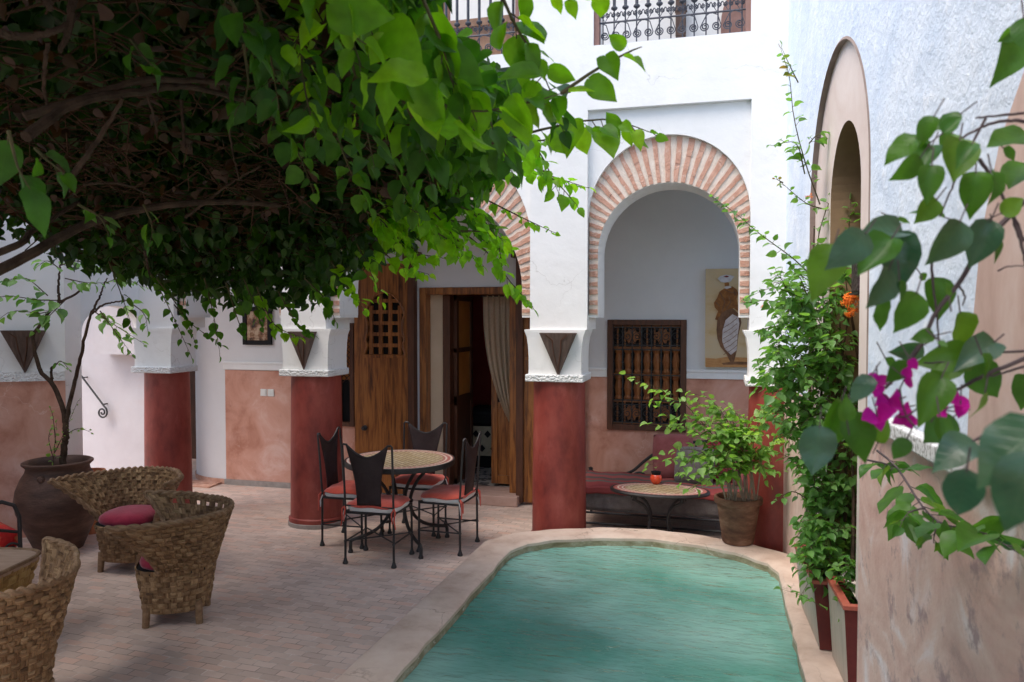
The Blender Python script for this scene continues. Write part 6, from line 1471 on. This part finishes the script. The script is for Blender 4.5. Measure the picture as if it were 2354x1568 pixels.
    def bloom(x, y, dd, r, n):
        c = at(x, y, d=dd); f = MB()
        for k in range(n):
            a = rng.normal(0, 1, 3); a /= np.linalg.norm(a); p = c + a * r * R0.uniform(.55, 1); u = np.cross(a, rng.normal(0, 1, 3)); u /= np.linalg.norm(u); w = np.cross(a, u); s_ = r * .36
            pts = [p + a * s_ * .1]
            for q in range(5):
                an = q * 2 * PI / 5; pts += [p + (u * math.cos(an - .35) + w * math.sin(an - .35)) * s_ * .7 + a * s_ * .25, p + (u * math.cos(an) + w * math.sin(an)) * s_ * 1.05 + a * s_ * .05, p + (u * math.cos(an + .35) + w * math.sin(an + .35)) * s_ * .7 + a * s_ * .25]
            f.add(pts, [(0, 1 + 3 * q, 2 + 3 * q, 3 + 3 * q) for q in range(5)]); f.tube([tuple(c), tuple(p)], r * .06, 4)
        f.build('orange_flower', m_orange, t, fix=False)
    bloom(1955, 690, 3.85, .046, 34); bloom(1957, 716, 3.85, .034, 18); bloom(1861, 450, 4.3, .022, 8); bloom(1757, 707, 4.1, .020, 7); bloom(2012, 1075, 3.4, .016, 6)
    c = MB(); c.tube([tuple(q) for q in px((1978, 850, 4.1), (1968, 790, 4.08), (1957, 725, 4.05))], [.010, .009, .006], 6); c.build('flower_stalk', m_twig, t)
climbers()

# ------------------------------------------------------------------ near bougainvillea branch, right edge
def bougainvillea():
    t = thing('bougainvillea', 'close bougainvillea branch with broad leaves and magenta flowers at the right edge', 'climbing plant', (0, 0, 0)); H = Leaves(hi=True); M2 = Leaves(hi=True); st = MB()
    def Z4(x, y): return ((1900 + x / 2.24) * .9054, (500 + y / 2.24) * .9054)
    def Z3(x, y): return ((1600 + x / 1.96) * .9054, y / 1.96 * .9054)
    def leaf(a, b, d, roll, L): 
        p = at(*a, d=d); q = at(*b, d=d + R0.gauss(-.005, .012)); v = q - p; l = np.linalg.norm(v); v /= l; sd = np.cross(v, -CF)
        L.add(p, v, -CF * math.cos(roll) + sd * math.sin(roll) + np.array([0, 0, .45]), l)
        st.tube([tuple(p), tuple(p - v * .025 + np.array([0, 0, .004]))], .0012, 4)
    H2 = Leaves(hi=True); BL = {(870, 205), (1200, 150), (840, 215), (795, 420), (665, 210), (1375, 145), (985, 850), (1395, 830), (695, 1025), (405, 1315), (1250, 1400), (1640, 570)}
    lv4 = [(870, 205, 655, 160), (1200, 150, 1080, 395), (840, 215, 905, 535), (810, 245, 640, 460), (795, 420, 675, 645), (665, 210, 505, 385), (485, 285, 395, 545), (1375, 145, 1250, 395), (1400, 205, 1445, 375), (1055, 470, 1090, 700), (760, 585, 765, 775), (955, 555, 875, 775), (1205, 665, 1235, 880), (1050, 790, 915, 800), (985, 850, 805, 925), (1395, 830, 1225, 930), (1260, 925, 980, 905), (1095, 1035, 975, 1255), (1280, 950, 1425, 1135), (1570, 1020, 1530, 1215), (1345, 1120, 1310, 1295), (1160, 1260, 990, 1400), (525, 1175, 425, 1440), (600, 1235, 690, 1510), (695, 1025, 595, 1155), (405, 1315, 380, 1590), (850, 130, 925, 150), (980, 440, 1015, 480), (760, 530, 800, 570), (1140, 560, 1130, 480), (860, 480, 870, 590), (1085, 820, 1130, 850), (780, 920, 830, 1000), (900, 940, 800, 1070), (1090, 1260, 1120, 1420), (740, 1390, 790, 1260), (1250, 1400, 1110, 1430), (560, 1270, 540, 1130), (900, 1380, 830, 1500), (1330, 900, 1390, 1030), (1180, 920, 1050, 1060)]
    for a, b, c, e in lv4: leaf(Z4(a, b), Z4(c, e), R0.uniform(.98, 1.22), R0.uniform(-.7, .7), H2 if (a, b) in BL else H)
    lv3 = [(1640, 570, 1505, 650), (1510, 585, 1425, 715), (1420, 690, 1265, 805), (1500, 730, 1430, 855), (1500, 830, 1480, 990), (1720, 865, 1715, 1060), (1965, 670, 1760, 725), (1520, 1000, 1415, 1110), (1600, 670, 1560, 780), (1640, 700, 1600, 900), (1700, 720, 1640, 800), (1800, 860, 1835, 1000), (1440, 790, 1340, 910), (1860, 740, 1930, 800), (1960, 820, 1880, 940), (1850, 1060, 1960, 990), (1560, 1080, 1420, 1010), (1930, 145, 1825, 215), (1955, 180, 1845, 365), (1960, 95, 1985, 260), (1560, 660, 1650, 575), (1480, 720, 1410, 640)]
    for a, b, c, e in lv3: leaf(Z3(a, b), Z3(c, e), R0.uniform(1.02, 1.25), R0.uniform(-.7, .7), H)
    for a, b, c, e, d in ((2385, 985, 2235, 1085, .70), (2370, 1050, 2330, 1225, .68), (2222, 1085, 2202, 1205, .85), (2235, 1015, 2150, 1050, .95)): leaf((a, b), (c, e), d, .5, H2)
    M_ = [(780, 1060, 690, 1085), (770, 1050, 765, 970), (870, 1040, 920, 1020), (900, 950, 940, 905), (860, 1110, 760, 1185), (850, 1200, 890, 1110), (790, 1250, 668, 1240), (760, 1280, 830, 1225), (860, 1230, 925, 1330), (900, 1240, 1000, 1265), (870, 1200, 840, 1290), (1090, 1170, 1030, 1260), (1090, 1180, 1150, 1265), (1170, 1130, 1255, 1235), (1180, 1130, 1215, 1105), (1165, 1140, 1170, 1230), (740, 1010, 700, 1070)]
    for a, b, k in ((735, 1060, 3), (890, 1030, 2), (815, 1170, 3), (735, 1250, 3), (900, 1250, 4), (880, 1200, 2), (1085, 1210, 3), (1205, 1180, 3), (920, 925, 1)):
        a0 = R0.uniform(0, 6); dd = R0.uniform(1.04, 1.12)
        for q in range(k):
            an = a0 + q * 2 * PI / max(3, k) + R0.uniform(-.3, .3); l = R0.uniform(72, 100); leaf(Z4(a, b), Z4(a + l * math.cos(an), b + l * math.sin(an) * .9), dd, R0.uniform(-.6, .6), M2)
    br = [([Z3(2010, 560), Z3(1900, 568), Z3(1770, 582), Z3(1720, 586)], .0032), ([Z3(2010, 610), Z3(1880, 600), Z3(1760, 628), Z3(1640, 692)], .0042), ([Z3(1770, 590), Z3(1700, 720), Z3(1640, 850), Z3(1590, 960), Z3(1540, 1080)], .003), ([Z3(1735, 790), Z3(1790, 870), Z3(1860, 990), Z3(1930, 1120), Z3(1960, 1200)], .0042), ([Z4(1568, 20), Z4(1430, 170), Z4(1280, 360), Z4(1195, 495), Z4(1080, 640), Z4(970, 860), Z4(900, 960), Z4(780, 1090)], .0062), ([Z4(1620, 900), Z4(1390, 995), Z4(1200, 1090), Z4(1100, 1120)], .005), ([Z4(1620, 950), Z4(1420, 1010), Z4(1370, 1020)], .003), ([Z4(1600, 875), Z4(1380, 890), Z4(1250, 930), Z4(1000, 945)], .003), ([Z4(1040, 320), Z4(1050, 480), Z4(1075, 700), Z4(1085, 860)], .003), ([Z4(1500, 90), Z4(1560, 300), Z4(1580, 420)], .004), ([Z4(1185, 490), Z4(1230, 560), Z4(1220, 620)], .0025), ([Z4(1420, 420), Z4(1480, 395), Z4(1570, 392)], .002)]
    for p, r in br: C_ = curve_pts([at(x, y, d=1.14) for x, y in p], 20); C_ += rng.normal(0, .0004, C_.shape); s1 = MB(); s1.tube([tuple(q) for q in C_], [r * .72 * (1 - .45 * k / 20) for k in range(21)], 7); s1.build('branch', m_branch, t, smooth=True, fix=False)
    st.build('leaf_stalks', m_branch, t, fix=False); H.build('foliage', m_leafC, t, width=.84); H2.build('sky_tinted_foliage', m_leafC2, t, width=.84); M2.build('magenta_flowers', m_magenta, t, width=1.1)
    s = thing('trailing_shoot', 'leafy shoot trailing down across the pink wall below the bougainvillea', 'climbing plant', (0, 0, 0)); L = Leaves(hi=True); tw = MB()
    def Z5(x, y): return ((1800 + x / 2.481) * .9054, (1100 + y / 2.481) * .9054)
    P = [(*Z5(1060, 110), 2.50), (*Z5(1180, 210), 2.30), (*Z5(1290, 380), 2.12), (*Z5(1370, 490), 2.00), (*Z5(1470, 570), 1.88), (*Z5(1620, 600), 1.76), (*Z5(1760, 640), 1.66), (*Z5(1900, 725), 1.58)]
    spray(L, tw, px(*P), 26, .10, r=.004, droop=.25, taper=.15, jit=.01); spray(L, tw, px((*Z5(1000, 170), 2.6), (*Z5(1100, 190), 2.45), (*Z5(1180, 215), 2.3)), 10, .07, r=.004); spray(L, tw, px((*Z5(1440, 560), 1.9), (*Z5(1420, 640), 1.88), (*Z5(1415, 690), 1.86)), 4, .06, r=.003, droop=.5); spray(L, tw, px((*Z5(1360, 470), 2.0), (*Z5(1260, 500), 1.98), (*Z5(1215, 560), 1.95)), 7, .07, r=.003)
    tw.build('stem', m_branch, s, fix=False); L.build('foliage', m_leafC, s, width=.85)
m_branch = mat('purple_brown_branch', [(.05, .035, .04), (.12, .09, .09)], scale=30, rough=.8)
bougainvillea()
# ------------------------------------------------------------------ light, camera, render
w = bpy.data.worlds.new('World'); SC.world = w; w.use_nodes = True; nt = w.node_tree
bg = nt.nodes['Background']; sky = nt.nodes.new('ShaderNodeTexSky'); sky.sky_type = 'NISHITA'; sky.sun_disc = False
EL, AZ = math.radians(60), math.radians(232)      # azimuth clockwise from +Y
sky.sun_elevation = EL; sky.sun_rotation = AZ; sky.air_density = 1.0; sky.dust_density = 2.0; sky.ozone_density = 1.0
nt.links.new(sky.outputs[0], bg.inputs[0]); bg.inputs[1].default_value = .15
sl = bpy.data.lights.new('sun', 'SUN'); sl.energy = 1.4; sl.angle = math.radians(45); sl.color = (1, .92, .82)
so = bpy.data.objects.new('sun', sl); COL.objects.link(so)
dv = Vector((math.sin(AZ) * math.cos(EL), math.cos(AZ) * math.cos(EL), math.sin(EL)))
so.rotation_euler = dv.to_track_quat('Z', 'Y').to_euler(); so.location = dv * 20
cd = bpy.data.cameras.new('camera'); co = bpy.data.objects.new('camera', cd); COL.objects.link(co)
cd.sensor_width = 36; cd.lens = 36 * FPX / 2354; cd.clip_start = .05; cd.clip_end = 200
co.location = (0, 0, EYE); co.rotation_euler = (PI / 2 - PITCH, 0, TH)
cd.dof.use_dof = True; cd.dof.focus_distance = 5.6; cd.dof.aperture_fstop = 5.6
SC.camera = co
SC.view_settings.view_transform = 'Standard'; SC.view_settings.look = 'None'; SC.view_settings.gamma = 1; SC.view_settings.exposure = 1.32
SC.render.engine = 'CYCLES'; SC.cycles.use_denoising = True
SC.cycles.max_bounces = 8; SC.cycles.transparent_max_bounces = 12; SC.cycles.diffuse_bounces = 5; SC.cycles.transmission_bounces = 6
SC.cycles.sample_clamp_indirect = 6
